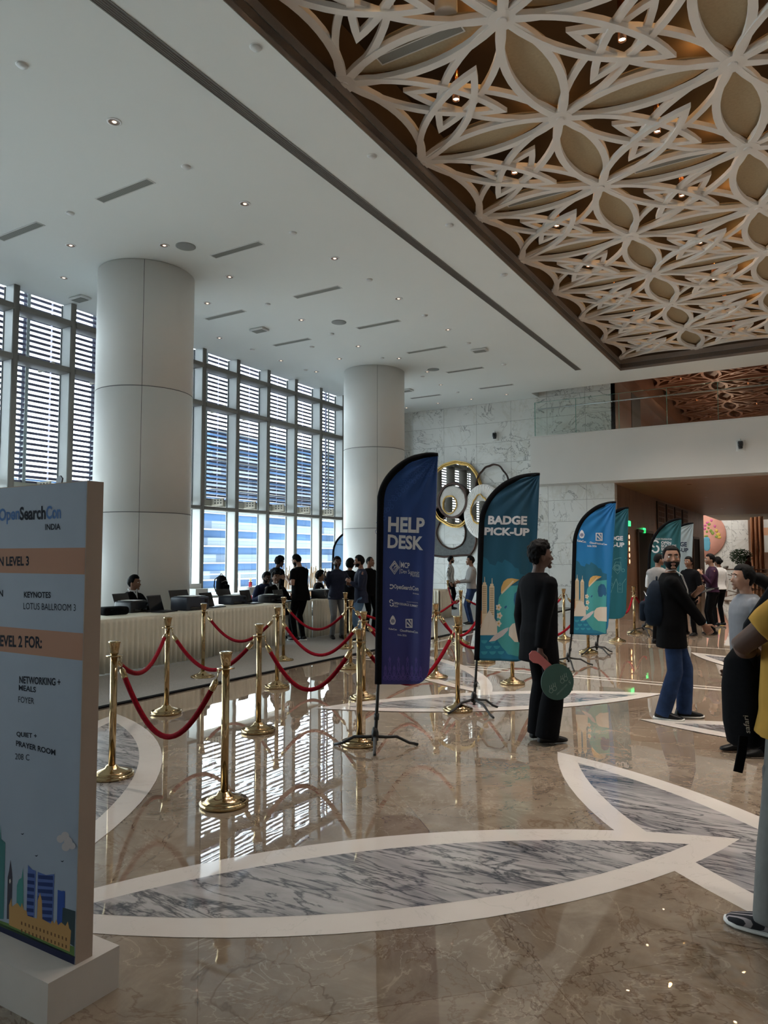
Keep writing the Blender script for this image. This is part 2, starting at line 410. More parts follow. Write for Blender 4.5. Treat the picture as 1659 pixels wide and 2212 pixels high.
M['grey_shirt'] = soft('grey_shirt', (.22, .21, .205, 1), .85, .08, 20, spec=.2)
M['grey_hoodie'] = stripe_mat('grey_striped_jersey', (.30, .32, .345, 1), (.03, .035, .06, 1), 5.2, 'Z', .86, .9)
M['hoodie_grey'] = soft('grey_jersey', (.16, .17, .19, 1), .9, .06, 20, spec=.15)
M['mustard'] = soft('mustard_cotton', (.33, .185, .035, 1), .9, .08, 10, spec=.15, bump=.15, bscale=20)
M['plaid'] = plaid_mat()
M['maroon'] = soft('maroon_shirt', (.035, .010, .008, 1), .8, .15, 20)
M['grey_trousers'] = soft('grey_trousers', (.14, .145, .15, 1), .85, .08, 20, spec=.2)
M['cargo'] = soft('grey_cargo_cotton', (.125, .125, .12, 1), .9, .12, 14, spec=.15, bump=.3, bscale=18)
M['black_trousers'] = soft('black_trousers', (.0035, .0035, .004, 1), .85, .15, 30, spec=.06)
M['denim'] = soft('blue_denim', (.013, .027, .070, 1), .9, .35, 9, spec=.15, bump=.2, bscale=30)
M['denim_light'] = soft('washed_denim', (.085, .15, .24, 1), .9, .2, 10, spec=.15)
M['shoe_black'] = mat('black_shoe', (.003, .003, .0035, 1), .5, 0, .25)
M['sole_white'] = mat('white_sole', (.58, .57, .55, 1), .6)
M['shoe_pattern'] = stripe_mat('patterned_knit_shoe', (.02, .02, .024, 1), (.30, .27, .28, 1), 14, 'DIAGONAL' if False else 'X', .7, .8)
M['pack_navy'] = soft('navy_backpack', (.006, .011, .020, 1), .85, .2, 20, spec=.12)
M['lanyard'] = mat('pale_lanyard', (.48, .47, .46, 1), .7)
M['paddle_green'] = soft('dark_green_card', (.020, .065, .055, 1), .6, .08, 10)
M['paddle_pink'] = soft('pink_card', (.36, .105, .105, 1), .6, .05, 10)
M['ink_grey'] = mat('grey_print', (.16, .22, .20, 1), .6)
# ------------------------------------------------------------------ room shell
ZC = 6.8; XW = -13.0; XR = 6.0; YB = -6.0; YE = 22.6; YF = 21.85
CX, CY0, CY1 = -4.62, -1.2, 20.5          # the coffer
P1 = lambda a, b, t: Vector((a, b, t))

def lens(p, q, sag, n=18):
    """outline of a pointed petal from p to q"""
    p, q = Vector(p), Vector(q); d = q - p; L = d.length; d /= L; nn = Vector((-d.y, d.x))
    r = (L * L / 4 + sag * sag) / (2 * sag); a = math.asin(min(1, L / 2 / r))
    out = []
    for sgn in (1, -1):
        for i in range(n):
            th = -a + 2 * a * i / n
            x, y = r * math.sin(th) + L / 2, r * math.cos(th) - (r - sag)
            if sgn < 0: x, y = L - x, -y
            out.append(tuple(p + d * x + nn * y))
    return out
fl = MB()
fl.box((XW - .25, YB, -.12), (XR, 54, 0), 0)
petals = [((-3.22, 1.9), (-.44, 4.65)), ((-1.90, 5.92), (.88, 3.17)), ((-4.62, 6.26), (-1.62, 9.02)), ((-6.2, 5.0), (-3.36, 2.28)),
          ((-3.32, 7.92), (-6.2, 10.75)), ((-1.58, 7.48), (2.36, 7.48)), ((-1.90, 13.1), (.88, 10.35))]
def inset(p, q, k):
    p, q = Vector(p), Vector(q); d = (q - p).normalized() * k; return tuple(p + d), tuple(q - d)
for i, (p, q) in enumerate([petals[1], petals[0], petals[3], petals[4], petals[2], petals[5], petals[6]]):
    z = .0006 * (2 * i + 1)
    a = lens(p, q, .51); fl.add([(x, y, z) for x, y in a], [tuple(range(len(a) - 1, -1, -1))], 1)
    p2, q2 = inset(p, q, .33); b = lens(p2, q2, .335); fl.add([(x, y, z + .0006) for x, y in b], [tuple(range(len(b) - 1, -1, -1))], 2)
for y0, y1 in ((9.60, 9.68), (9.78, 9.84)):
    fl.add([(-6.5, y0, .0012), (XR, y0, .0012), (XR, y1, .0012), (-6.5, y1, .0012)], [(0, 1, 2, 3)], 1)
for x0, x1 in ((-6.30, -6.20),):
    fl.add([(x0, 9.84, .0012), (x1, 9.84, .0012), (x1, YE, .0012), (x0, YE, .0012)], [(0, 1, 2, 3)], 1)
for y0 in (13.9, 19.0): fl.add([(-5.2, y0, .0012), (XR, y0, .0012), (XR, y0 + .07, .0012), (-5.2, y0 + .07, .0012)], [(0, 1, 2, 3)], 1)
struct(fl, 'floor', [M['floor'], M['inlay_white'], M['inlay_grey']])
cp = MB()     # carpet cut neatly round the two columns
for y0, y1 in ((-2.0, 7.98), (9.98, 16.09), (18.09, YE - .02)): cp.box((XW + .05, y0, 0), (-6.62, y1, .012), 0)
for y0, cy, cx in ((7.98, 8.98, -10.55), (16.09, 17.09, -10.62)):
    inn = [(cx + .865 * math.cos(a), cy + .865 * math.sin(a)) for a in [6.2832 * i / 64 for i in range(64)]]; sq = []
    for x, y in inn:
        k = 1.0 / max(abs(x - cx), abs(y - cy)) ; sq.append((cx + (x - cx) * k, cy + (y - cy) * k))
    cp.ribbon(inn, sq, P1, 0, .012, 0); cp.box((XW + .05, y0, 0), (cx - 1.0, y0 + 2, .012), 0); cp.box((cx + 1.0, y0, 0), (-6.62, y0 + 2, .012), 0)
cp.box((-6.62, -2.0, 0), (-6.55, YE - .02, .016), 1)
tag(cp.build('carpet', [M['carpet'], M['black_fabric']]), 'large grey carpet with a black edge strip under the registration tables', 'carpet')

ce = MB()
ce.box((XW - .25, YB, ZC), (CX, YF, ZC + .3)); ce.box((CX, YB, ZC), (XR, CY0, ZC + .3)); ce.box((CX, CY1, ZC), (XR, YF, ZC + .3))
ce.box((3.4, CY0, ZC), (XR, CY1, ZC + .3)); ce.box((XW - .25, YF, ZC), (-7.7, YE, ZC + .3))
ce.box((-7.7, YF - .05, ZC + .3), (XR, YF, 8.0)); ce.box((-7.75, YF, ZC + .3), (-7.7, YE, 8.0))
struct(ce, 'ceiling', M['ceiling'])
cf = MB()   # the coffer's upstand with its dark air slot, and the void above it
def upstand(x0, y0, x1, y1):
    d = Vector((x1 - x0, y1 - y0, 0)); n = Vector((-d.y, d.x, 0)).normalized()
    A, B = Vector((x0, y0, 0)), Vector((x1, y1, 0))
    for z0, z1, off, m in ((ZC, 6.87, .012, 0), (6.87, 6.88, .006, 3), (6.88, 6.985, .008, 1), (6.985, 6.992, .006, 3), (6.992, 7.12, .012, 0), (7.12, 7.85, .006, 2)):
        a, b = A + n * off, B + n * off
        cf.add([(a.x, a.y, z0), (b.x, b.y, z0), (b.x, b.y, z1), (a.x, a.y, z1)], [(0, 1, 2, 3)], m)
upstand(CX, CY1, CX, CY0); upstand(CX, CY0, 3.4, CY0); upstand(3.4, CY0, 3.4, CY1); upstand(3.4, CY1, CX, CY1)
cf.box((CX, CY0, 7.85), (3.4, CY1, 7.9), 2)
tag(cf.build('ceiling_coffer', [M['coffer'], M['coffer_dark'], M['void'], M['black_gasket']], fix=False), kind='structure')

# lattice of interlocking petals, one node every 1.97 m
NX = [-4.60 + 1.97 * i for i in range(5)]; NY = [6.72 + 1.965 * k for k in range(-4, 8)]
def petal_bars(mb, p, q, sag, wd, z0, z1, n=12, sides=(1, -1), m=0, dip=0.0):
    p, q = Vector(p), Vector(q); d = q - p; L = d.length; d /= L; nn = Vector((-d.y, d.x))
    r = (L * L / 4 + sag * sag) / (2 * sag)
    for sg in sides:
        inn, out = [], []
        for rr, lst in ((r - wd / 2, inn), (r + wd / 2, out)):
            a = math.acos(max(-1, min(1, (r - sag) / rr)))      # both edges run to the axis, so the tip is mitred
            for i in range(n + 1):
                th = -a + 2 * a * i / n
                x, y = rr * math.sin(th) + L / 2, rr * math.cos(th) - (r - sag)
                lst.append(tuple(p + d * x + nn * y * sg))
        e = .0005 * sg        # bars that cross at a node lie a hair apart
        mb.ribbon(inn, out, lambda a, b, t: Vector((a, b, t + e + dip * min(1, 1.7 * max(0, (Vector((a, b)) - p).dot(d) / L)))), z0, z1, m, closed=False)
def lattice(mb, NX, NY, zb, dz=.065, m=0, edge=True, n=12):
    for i, x in enumerate(NX):
        for j, y in enumerate(NY):
            if j + 1 < len(NY):
                sd = (1, -1)
                if i == 0: sd = (-1,)
                if i == len(NX) - 1: sd = (1,)
                petal_bars(mb, (x, y), (x, NY[j + 1]), .27, .095, zb, zb + dz, n, sd, m)
            if i + 1 < len(NX):
                sd = (1, -1)
                if j == 0: sd = (1,)
                if j == len(NY) - 1: sd = (-1,)
                petal_bars(mb, (x, y), (NX[i + 1], y), .27, .095, zb + .002, zb + dz, n, sd, m)
            mb.lathe([(.15, dz - .01), (.15, -.002), (.055, -.003), (.05, -.016), (.0, -.018)], (x, y, zb), 16, m, smooth=False)
            if i + 1 < len(NX) and j + 1 < len(NY):
                cx, cy = (x + NX[i + 1]) / 2, (y + NY[j + 1]) / 2
                corners = [(x, NY[j + 1]), (x, y), (NX[i + 1], y), (NX[i + 1], NY[j + 1])]
                if (i + j) % 2: corners = corners[1:] + corners[:1]
                for k, (px, py) in enumerate(corners):
                    tip = (cx + (cx - px) * .42, cy + (cy - py) * .42)
                    petal_bars(mb, (px, py), tip, .245, .082, zb + .003 + k * .0015, zb + dz, n, (1, -1), m, -.048 + k * .021)
lt = MB(); lattice(lt, NX, NY, 7.12)
tag(lt.build('ceiling_lattice', M['lattice'], fix=False), kind='structure')
pn = MB()   # beige acoustic panels lying above the straight petals
for i, x in enumerate(NX):
    for j, y in enumerate(NY):
        if j + 1 < len(NY) and i > 0: pn.prism(lens((x, y + .1), (x, NY[j + 1] - .1), .30, 10), P1, 7.235, 7.25)
        if i + 1 < len(NX) and j > 0: pn.prism(lens((x + .1, y), (NX[i + 1] - .1, y), .30, 10), P1, 7.235, 7.25)
tag(pn.build('ceiling_panel', M['panel_beige']), kind='structure')

# linear air slot in the white ceiling
sl = MB(); sl.box((-5.665, -1.0, ZC - .004), (-5.535, 19.79, ZC + .01), 0)
for x in (-5.672, -5.528): sl.box((x - .007, -1.0, ZC - .008), (x + .007, 19.79, ZC + .01), 1)
for k in range(4): sl.box((-5.65 + k * .028, -1.0, ZC - .007), (-5.644 + k * .028, 19.79, ZC), 1)
tag(sl.build('ceiling_slot_trim', [M['coffer_dark'], M['mullion']]), kind='structure')

# walls
wl = MB(); wl.box((XW - .25, YE, 0), (-5.34, YE + .3, 8.0)); struct(wl, 'wall_end', M['wall_marble'])
wl = MB(); wl.box((XR, YB, 0), (XR + .2, 54, 8.2)); struct(wl, 'wall_right', M['plaster'])
wl = MB(); wl.box((XW - .25, YB - .2, 0), (XR, YB, ZC)); struct(wl, 'wall_back', M['plaster'])
wl = MB(); wl.box((XW - .3, YB, -.1), (XW - .2, -4.6, ZC + .3)); struct(wl, 'wall_left', M['plaster'])

# window wall: bays of glass between deep mullions, louvers outside
MY = [12.90 + 1.2335 * k for k in range(-14, 8)]
random.seed(3)
gl0 = 0
for k in range(len(MY) - 1):
    y0, y1 = MY[k], MY[k + 1]
    g = MB(); g.box((XW - .26, y0 + .05, .08), (XW - .25, y1 - .05, ZC))
    win = tag(g.build('window_%d' % (k + 1), M['glass']), kind='structure')
    a = MB(); a.rbox((XW - .34, y0 - .055, 0), (XW + .02, y0 + .055, ZC), .004, 0, seg=1); a.box((XW - .33, y0 - .058, 0), (XW - .01, y0 - .055, ZC), 1)  # side facing the camera painted paler: daylight on the mullion put into its colour
    a.box((XW - .31, y0 - .07, .08), (XW - .28, y0 - .055, ZC), 2)
    a.build('mullion', [M['mullion'], M['lit_side_metal'], M['black_gasket']], win)
    for z0, z1 in ((6.31, 6.43), (5.34, 5.46), (2.77, 2.86), (0, .09)):
        t = MB(); t.rbox((XW - .30, y0 + .05, z0), (XW + .04, y1 - .05, z1), .022, 0, seg=2)
        t.build('transom', M['mullion'], win)
    s = MB(); x0 = XW - .75
    for q in range(38):
        z = 3.12 + q * .112
        c, sn = math.cos(R(18)), math.sin(R(18)); Mx = Matrix.Translation((x0, 0, z)) @ Matrix.Rotation(R(12), 4, 'Y')
        s.box((-.036, y0 + .02, -.027), (.036, y1 - .02, .027), 0, Mx)
    s.build('sun_louver', M['slat'], win)
    b = MB(); b.box((XW - .95, y0, 2.93), (XW - .62, y1, 3.09)); b.box((XW - .62, y1 - .30, 2.93), (XW - .2, y1 - .26, 3.12)); b.box((XW - .7, y1 - .30, 5.40), (XW - .2, y1 - .26, 5.55))
    for q in range(3): b.box((XW - .5 + q * .1, y1 - .305, 2.98), (XW - .46 + q * .1, y1 - .30, 3.02), 1); b.box((XW - .5 + q * .1, y1 - .305, 3.05), (XW - .46 + q * .1, y1 - .30, 3.09), 1)
    b.build('louver_beam', [M['louver_beam'], M['black_gasket']], win)
for k, y in enumerate((8.66, 10.3, 11.7, 13.68, 14.86, 19.2)):
    p = MB(); p.box((XW - .86, y - .045, 2.9), (XW - .80, y + .045, 7.3)); p.box((XW - .70, y - .035, 2.9), (XW - .685, y + .035, 7.3))
    for q in range(40): p.box((XW - .80, y - .02, 3.05 + q * .11), (XW - .70, y + .02, 3.075 + q * .11))
    tag(p.build('trim_%d' % (k + 1), M['louver_post']), kind='structure')
hd = MB(); hd.box((XW - .95, MY[0], ZC + .30), (XW - .2, MY[-1], ZC + .5)); struct(hd, 'window_head', M['louver_beam'])
wj = MB(); wj.box((XW - .2, MY[-1], 0), (XW + .03, YE, ZC)); struct(wj, 'window_jamb', M['mullion'])

# two round columns clad in white panels
def column(y, name):
    R0 = .855; cx = -10.62 if y > 12 else -10.55
    c = MB(); c.lathe([(R0, 0), (R0, 2.36), (R0 - .008, 2.363), (R0 - .008, 2.372), (R0, 2.375), (R0, 4.55), (R0 - .008, 4.553), (R0 - .008, 4.562), (R0, 4.565), (R0, ZC - .012), (R0 - .02, ZC - .012), (R0 - .02, ZC)], (cx, y, 0), 96)
    o = tag(c.build(name, M['column']), kind='structure')
    j = MB()
    for z in (2.367, 4.557): j.lathe([(R0 - .004, -.006), (R0 + .0006, -.006), (R0 + .0006, .006), (R0 - .004, .006)], (cx, y, z), 96)
    a0 = math.atan2(-y, -cx) - (.06 if y < 12 else -.10)
    for q in range(4):
        a = a0 + q * math.pi / 2; d = Vector((math.cos(a), math.sin(a), 0)); s = Vector((-d.y, d.x, 0)); b = Vector((cx, y, 0)) + d * (R0 + .0006)
        j.add([b - s * .004, b + s * .004, b + s * .004 + Vector((0, 0, ZC - .012)), b - s * .004 + Vector((0, 0, ZC - .012))], [(0, 1, 2, 3)])
    j.build('panel_joint', M['joint'], o, fix=False)
column(8.98, 'pillar'); column(17.09, 'pillar')

# balcony with glass balustrade; upper foyer behind it
ZB0, ZB1 = 3.87, 5.37
b = MB(); b.box((-7.75, YF, ZB0), (XR, YE, ZB1)); b.box((-5.34, YE, ZB0 + .02), (XR, 50, ZB1)); b.box((-7.78, YF - .03, ZB1), (XR, YF + .12, ZB1 + .03))
struct(b, 'wall_balcony', M['plaster'])
s = MB(); s.box((-5.34, YE - .02, ZB0 - .02), (XR, 42.4, ZB0 + .02)); struct(s, 'ceiling_soffit', M['soffit'])
u = MB(); u.box((-5.40, YE, ZB1), (-5.34, 50, 8.0), 0); struct(u, 'wall_upper_foyer', M['wood_upper'])
u = MB(); u.box((-5.34, 50, ZB1), (XR, 50.2, 8.0)); struct(u, 'wall_upper_end', M['copper_ceiling'])
u = MB(); u.box((-7.7, YF, 8.0), (XR, 50, 8.1), 0); struct(u, 'ceiling_upper_foyer', M['copper_ceiling'])
u = MB(); u.box((-5.34, YE, 7.2), (-4.9, 50, 8.0), 0); struct(u, 'ceiling_upper_bulkhead', M['copper_ceiling'])
lt2 = MB(); lattice(lt2, [-4.9 + 1.97 * i for i in range(4)], [23.2 + 1.97 * k for k in range(9)], 7.72, .12, 0, n=6)
tag(lt2.build('ceiling_upper_lattice', M['lattice_copper'], fix=False), kind='structure')
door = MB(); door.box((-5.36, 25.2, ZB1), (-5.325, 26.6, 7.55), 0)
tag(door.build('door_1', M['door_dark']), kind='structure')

# lower corridor
c = MB(); c.box((-5.64, YE + .3, 0), (-5.34, 42.4, ZB0)); struct(c, 'wall_corridor', M['wood_brown'])
for i, (y0, y1, z1) in enumerate(((25.6, 28.2, 2.45), (38.2, 40.2, 2.5))):
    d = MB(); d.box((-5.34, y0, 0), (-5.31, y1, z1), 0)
    for q in (y0, y1): d.box((-5.34, q - .06, 0), (-5.27, q + .06, z1), 1)
    d.box((-5.34, y0, z1), (-5.27, y1, z1 + .1), 1)
    tag(d.build('door_%d' % (i + 2), [M['door_dark'], M['wood_dark']]), kind='structure')
for i, y0 in enumerate((29.2, 31.2, 33.2, 35.2)):
    d = MB(); d.box((-5.34, y0, 2.55), (-5.30, y0 + 1.6, 3.75), 0)
    for q in range(7): d.box((-5.30, y0 + .1 + q * .2, 2.65), (-5.285, y0 + .17 + q * .2, 3.65), 1)
    for q in range(5): d.box((-5.30, y0 + .1, 2.7 + q * .22), (-5.285, y0 + 1.5, 2.74 + q * .22), 1)
    tag(d.build('wall_screen_panel', [M['wood_dark'], M['wood_brown']]), kind='structure')
# hall beyond the corridor
h = MB(); h.box((-12, 53, 0), (-3.95, 53.2, 8.5)); struct(h, 'wall_far', M['wall_marble'])
h = MB(); h.box((-3.95, 52.6, 0), (-3.45, 53.2, 8.5)); struct(h, 'wall_far_pier', M['wood_brown'])
h = MB(); h.box((-3.45, 53, 0), (XR, 53.2, 1.9), 0); h.box((-3.45, 53, 1.9), (XR, 53.2, 3.0), 1); h.box((-3.45, 53, 3.0), (XR, 53.2, 3.5), 2); h.box((-3.45, 53, 3.5), (XR, 53.2, 8.5), 1)
struct(h, 'wall_far_side', [M['wood_brown'], M['plaster'], mat('peach_band', (.62, .33, .20, 1), .7)])
h = MB(); h.box((-12, 42.4, 8.5), (XR, 53.2, 8.6)); h.box((-12.2, 42.4, 0), (-12, 53.2, 8.6)); h.box((-12, 42.2, 0), (-5.64, 42.4, 8.6)); h.box((-5.64, 42.3, ZB0), (XR, 42.4, 8.6))
struct(h, 'ceiling_far_hall', M['plaster'])

# ------------------------------------------------------------------ outside: terrace, railing, the office block across the way
t = MB(); t.box((-24, -8, -.3), (XW - .2, 40, -.04)); tag(t.build('terrace_floor', soft('terrace_paving', (.48, .46, .43, 1), .9)), kind='structure')
M['facade_blue'] = soft('blue_facade_glass', (.026, .056, .115, 1), .5, .55, .05, spec=.08)
def facade_tiles():
    m = mat('pale_spandrel_glass', (.26, .29, .31, 1), .6, 0, .1); t = NT(m)
    br = t.n('ShaderNodeTexBrick', offset=0.0); br.inputs['Scale'].default_value = 1.0
    br.inputs['Brick Width'].default_value = 1.25; br.inputs['Row Height'].default_value = .62; br.inputs['Mortar Size'].default_value = .05
    br.inputs['Color1'].default_value = (.066, .084, .102, 1); br.inputs['Color2'].default_value = (.09, .104, .114, 1); br.inputs['Mortar'].default_value = (.04, .055, .08, 1)
    t.l(t.coord((1, 1, 1), (R(90), 0, R(90))), br.inputs['Vector']); t.l(br.outputs['Color'], t.b.inputs['Base Color']); return m
M['facade_tile'] = facade_tiles(); M['ledge'] = mat('white_ledge', (.19, .18, .165, 1), .6)
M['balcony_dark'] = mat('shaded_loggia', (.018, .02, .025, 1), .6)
def office(name, label, X, ya, yb, z0, z1, seed):
    o = thing(name, label, 'building', (X, (ya + yb) / 2, 0)); random.seed(seed); n = 40; k = 0; z = z0
    ys = [ya + (yb - ya) * i / n for i in range(n + 1)]
    while z < z1:
        for nm, a, c, m, amp, base in (('spandrel', 0, 1.75, 'facade_tile', .35, 0.0), ('window_band', 1.75, 3.35, 'facade_blue', .15, -.9), ('ledge', 3.35, 3.6, 'ledge', .8, .5)):
            ph = random.random() * 6
            mb = MB(); fx = [X + base + amp * math.sin(y * .11 + ph) for y in ys]
            mb.ribbon([(fx[i], ys[i]) for i in range(n + 1)], [(X - 6, ys[i]) for i in range(n + 1)], P1, z + a, z + c, 0, closed=False)
            kid_at_world(mb.build(nm, M[m]), o)
        if k in (4,):
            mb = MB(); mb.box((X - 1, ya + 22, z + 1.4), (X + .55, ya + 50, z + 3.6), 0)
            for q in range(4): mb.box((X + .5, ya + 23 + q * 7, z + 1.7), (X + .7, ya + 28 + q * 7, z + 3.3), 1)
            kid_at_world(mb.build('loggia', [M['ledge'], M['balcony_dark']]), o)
        z += 3.6; k += 1
    return o
office('office_building', 'large office block with blue glass bands and white ledges seen through the windows', -112, 70, 215, -32, 14, 5)
office('office_tower', 'taller glass office block rising behind the banded block outside', -126, 128, 235, -32, 30, 9)
rl = thing('terrace_railing', 'thin white metal railing along the terrace outside the windows', 'railing', (-16.4, 12, -.04))
for z in (.55, 1.05):
    m = MB(); m.tube([(-16.4, 2, z), (-16.4, 28, z)], .02, 6); kid_at_world(m.build('rail', M['white_plastic']), rl)
for k in range(14):
    m = MB(); m.box((-16.43, 2 + 2 * k - .02, -.04), (-16.37, 2 + 2 * k + .02, 1.06)); kid_at_world(m.build('post', M['white_plastic']), rl)
# ------------------------------------------------------------------ lamps and fittings in the ceilings
proto = None
LAMPS = [(i, j) for i in range(4) for j in range(len(NY) - 1) if NY[j] > 3.5]
for i, j in LAMPS:
    x, y = (NX[i] + NX[i + 1]) / 2, (NY[j] + NY[j + 1]) / 2
    if proto is None:
        proto = thing('lattice_downlight', 'small copper can downlight glowing inside a star opening of the ceiling lattice', 'ceiling light', group='copper can downlights in the lattice ceiling')
        m = MB(); m.lathe([(.045, .70), (.045, 0), (.040, 0), (.040, .03)], n=20); m.build('housing', M['copper'], proto)
        m = MB(); m.lathe([(.039, .028), (.036, .02), (.02, .012), (.0, .008)], n=20); m.build('lens', M['lamp_glow'], proto)
        o = proto
    else: o = dup(proto)
    o.location = (x, y, 7.15)
    l = bpy.data.lights.new('lamp_beam', 'SPOT'); l.energy = 34 * LAMP_W; l.spot_size = R(95); l.spot_blend = .9; l.color = (1, .90, .80); l.shadow_soft_size = .05
    lo = bpy.data.objects.new('lamp_beam', l); COL.objects.link(lo); lo.location = (x, y, 7.13)
    l = bpy.data.lights.new('lamp_spill', 'POINT'); l.energy = 2.1; l.color = (1, .50, .14); l.shadow_soft_size = .04
    lo = bpy.data.objects.new('lamp_spill', l); COL.objects.link(lo); lo.location = (x + .55, y - .45, 7.66)

def ceil_at(px): return G(px[0], px[1], ZC)
DOWN = [(247, 263), (529, 440), (153, 530), (355, 530), (138, 600), (496, 598), (448, 655), (723, 558), (861, 645), (651, 691), (968, 712), (474, 730), (774, 748),
        (733, 775), (862, 774), (607, 779), (683, 803), (923, 803), (952, 831), (1094, 852), (878, 881), (946, 871), (1018, 862)]
proto = None
for p in DOWN:
    c = ceil_at(p)
    if proto is None:
        proto = thing('recessed_downlight', 'small round recessed downlight with a white rim in the plain white ceiling', 'ceiling light', group='recessed downlights in the white ceiling'); o = proto
        m = MB(); m.lathe([(.085, 0), (.085, -.006), (.066, -.008), (.066, 0)], n=24); m.build('rim', M['lens_rim'], proto)
        m = MB(); m.lathe([(.066, -.003), (.05, -.001)], n=20); m.build('reflector', M['reflector'], proto)
        m = MB(); m.lathe([(.03, -.0015), (.02, -.010), (.0, -.012)], n=12); m.build('bulb', M['spot_glow'], proto)
    else: o = dup(proto)
    o.location = (c.x, c.y, ZC)
SPR = [(48, 140), (553, 102), (402, 360), (804, 337), (152, 460), (633, 503), (971, 486), (578, 657), (798, 604), (918, 681), (674, 749), (716, 721), (825, 773), (1012, 741), (1089, 593),
       (545, 755), (660, 799), (988, 847), (913, 813), (1089, 787)]
proto = None
for p in SPR:
    c = ceil_at(p)
    if proto is None:
        proto = thing('sprinkler_cover', 'small white round sprinkler cover on the plain white ceiling', 'sprinkler', group='sprinkler covers in the white ceiling'); o = proto
        m = MB(); m.lathe([(.058, 0), (.058, -.012), (.05, -.02), (0, -.022)], n=20); m.build('disc', M['white_plastic'], proto)
        m = MB(); m.lathe([(.066, 0), (.066, -.004), (.058, -.005)], n=20); m.build('ring', M['lens_rim'], proto)
    else: o = dup(proto)
    o.location = (c.x, c.y, ZC)
proto = None
for p in [(401, 532), (732, 696), (936, 798)]:
    c = ceil_at(p)
    if proto is None:
        proto = thing('ceiling_speaker', '', 'speaker', group='round ceiling speakers'); o = proto
        m = MB(); m.lathe([(.165, 0), (.165, -.008), (.15, -.012), (0, -.013)], n=36); m.build('grille', M['speaker_grey'], proto)
    else: o = dup(proto)
    o.location = (c.x, c.y, ZC)
    o['label'] = {401: 'round grey ceiling speaker just in front of the big column beside the registration desk', 732: 'round grey ceiling speaker about midway between the two columns', 936: 'round grey ceiling speaker just past the farther column'}[p[0]]
proto = None
for x0, ys in ((-8.86, (6.64, 8.95, 11.24, 13.54, 15.87, 18.16, 20.44)), (-11.36, (6.64, 11.30, 13.60, 20.55))):
    for y in ys:
        if proto is None:
            proto = thing('ceiling_diffuser', 'long narrow grey air diffuser set flush in the plain white ceiling', 'vent', group='linear air diffusers in the white ceiling'); o = proto
            m = MB(); m.box((.01, -.065, -.004), (1.09, .065, 0)); m.build('grille', M['grille'], proto)
            m = MB()
            for a, b in (((0, -.08), (1.1, -.065)), ((0, .065), (1.1, .08)), ((0, -.065), (.015, .065)), ((1.085, -.065), (1.1, .065))): m.box((a[0], a[1], -.008), (b[0], b[1], 0))
            m.build('frame', M['white_plastic'], proto)
        else: o = dup(proto)
        o.location = (x0, y, ZC)
# diffusers on the beige panels inside the lattice
for k, (x, y, ang) in enumerate([(NX[0] + .98, NY[4], 0), (NX[0] + .98, NY[6], 0), (NX[1] + .98, NY[6], 0), (NX[1] + .98, NY[8], 0), (NX[0] + .98, NY[8], 0)]):
    o = dup(proto); o.location = (x - .5, y, 7.232); o.scale = (.95, 1, 1)
    o['label'] = 'narrow air diffuser on a beige petal panel up inside the lattice ceiling'; o['group'] = 'air diffusers on the beige lattice panels'
for p, lab, kind in (((173, 643), 'flat square white ceiling unit near the windows behind the first column', 0), ((560, 711), 'small square white hatch in the ceiling between the two columns', 0), ((1036, 755), 'tilted white ceiling box beside the end of the long air slot', 1), ((878, 842), 'small square ceiling hatch right behind the second column', 0)):
    c = ceil_at(p); t = thing('ceiling_unit', lab, 'ceiling fitting', (c.x, c.y, ZC), .1 if kind else 0)
    m = MB(); m.rbox((-.20, -.13, -.05), (.20, .13, 0), .02, seg=2); m.build('casing', M['white_plastic'], t)
    m = MB(); m.box((-.15, -.09, -.056), (.15, .09, -.05)); m.build('grille', M['grille'], t)
# big white drum loudspeaker hung inside the lattice void
c = G(963, 20, 7.3); t = thing('pendant_drum', 'white cylindrical drum hanging in the dark gap of the ceiling lattice', 'ceiling speaker', (c.x, c.y, 7.25))
m = MB(); m.lathe([(.12, .6), (.12, 0), (.11, -.012), (0, -.014)], n=28); m.build('drum', M['white_plastic'], t)
m = MB(); m.tube([(0, 0, .6), (0, 0, .62)], .02, 6); m.build('rod', M['steel'], t)
c = G(1330, 655, 7.3)

# corridor and upper foyer lamps
CORR = [(-3.4, 24.0), (-1.5, 26.5), (-3.6, 29.5), (-1.6, 33), (-3.8, 36.5)]
proto = None
for x, y in CORR:
    if proto is None:
        proto = thing('corridor_downlight', 'tiny recessed downlight in the copper toned corridor ceiling', 'ceiling light', group='recessed downlights in the corridor ceiling'); o = proto
        m = MB(); m.lathe([(.07, 0), (.07, -.006), (.055, -.006)], n=16); m.build('rim', M['copper'], proto)
        m = MB(); m.lathe([(.055, -.002), (.0, -.004)], n=16); m.build('lens', M['spot_glow'], proto)
    else: o = dup(proto)
    o.location = (x, y, ZB0 - .02)
    l = bpy.data.lights.new('corridor_beam', 'SPOT'); l.energy = 80; l.spot_size = R(130); l.spot_blend = .8; l.color = (1, .74, .5); l.shadow_soft_size = .06
    lo = bpy.data.objects.new('corridor_beam', l); COL.objects.link(lo); lo.location = (x, y, ZB0 - .04)
proto = None
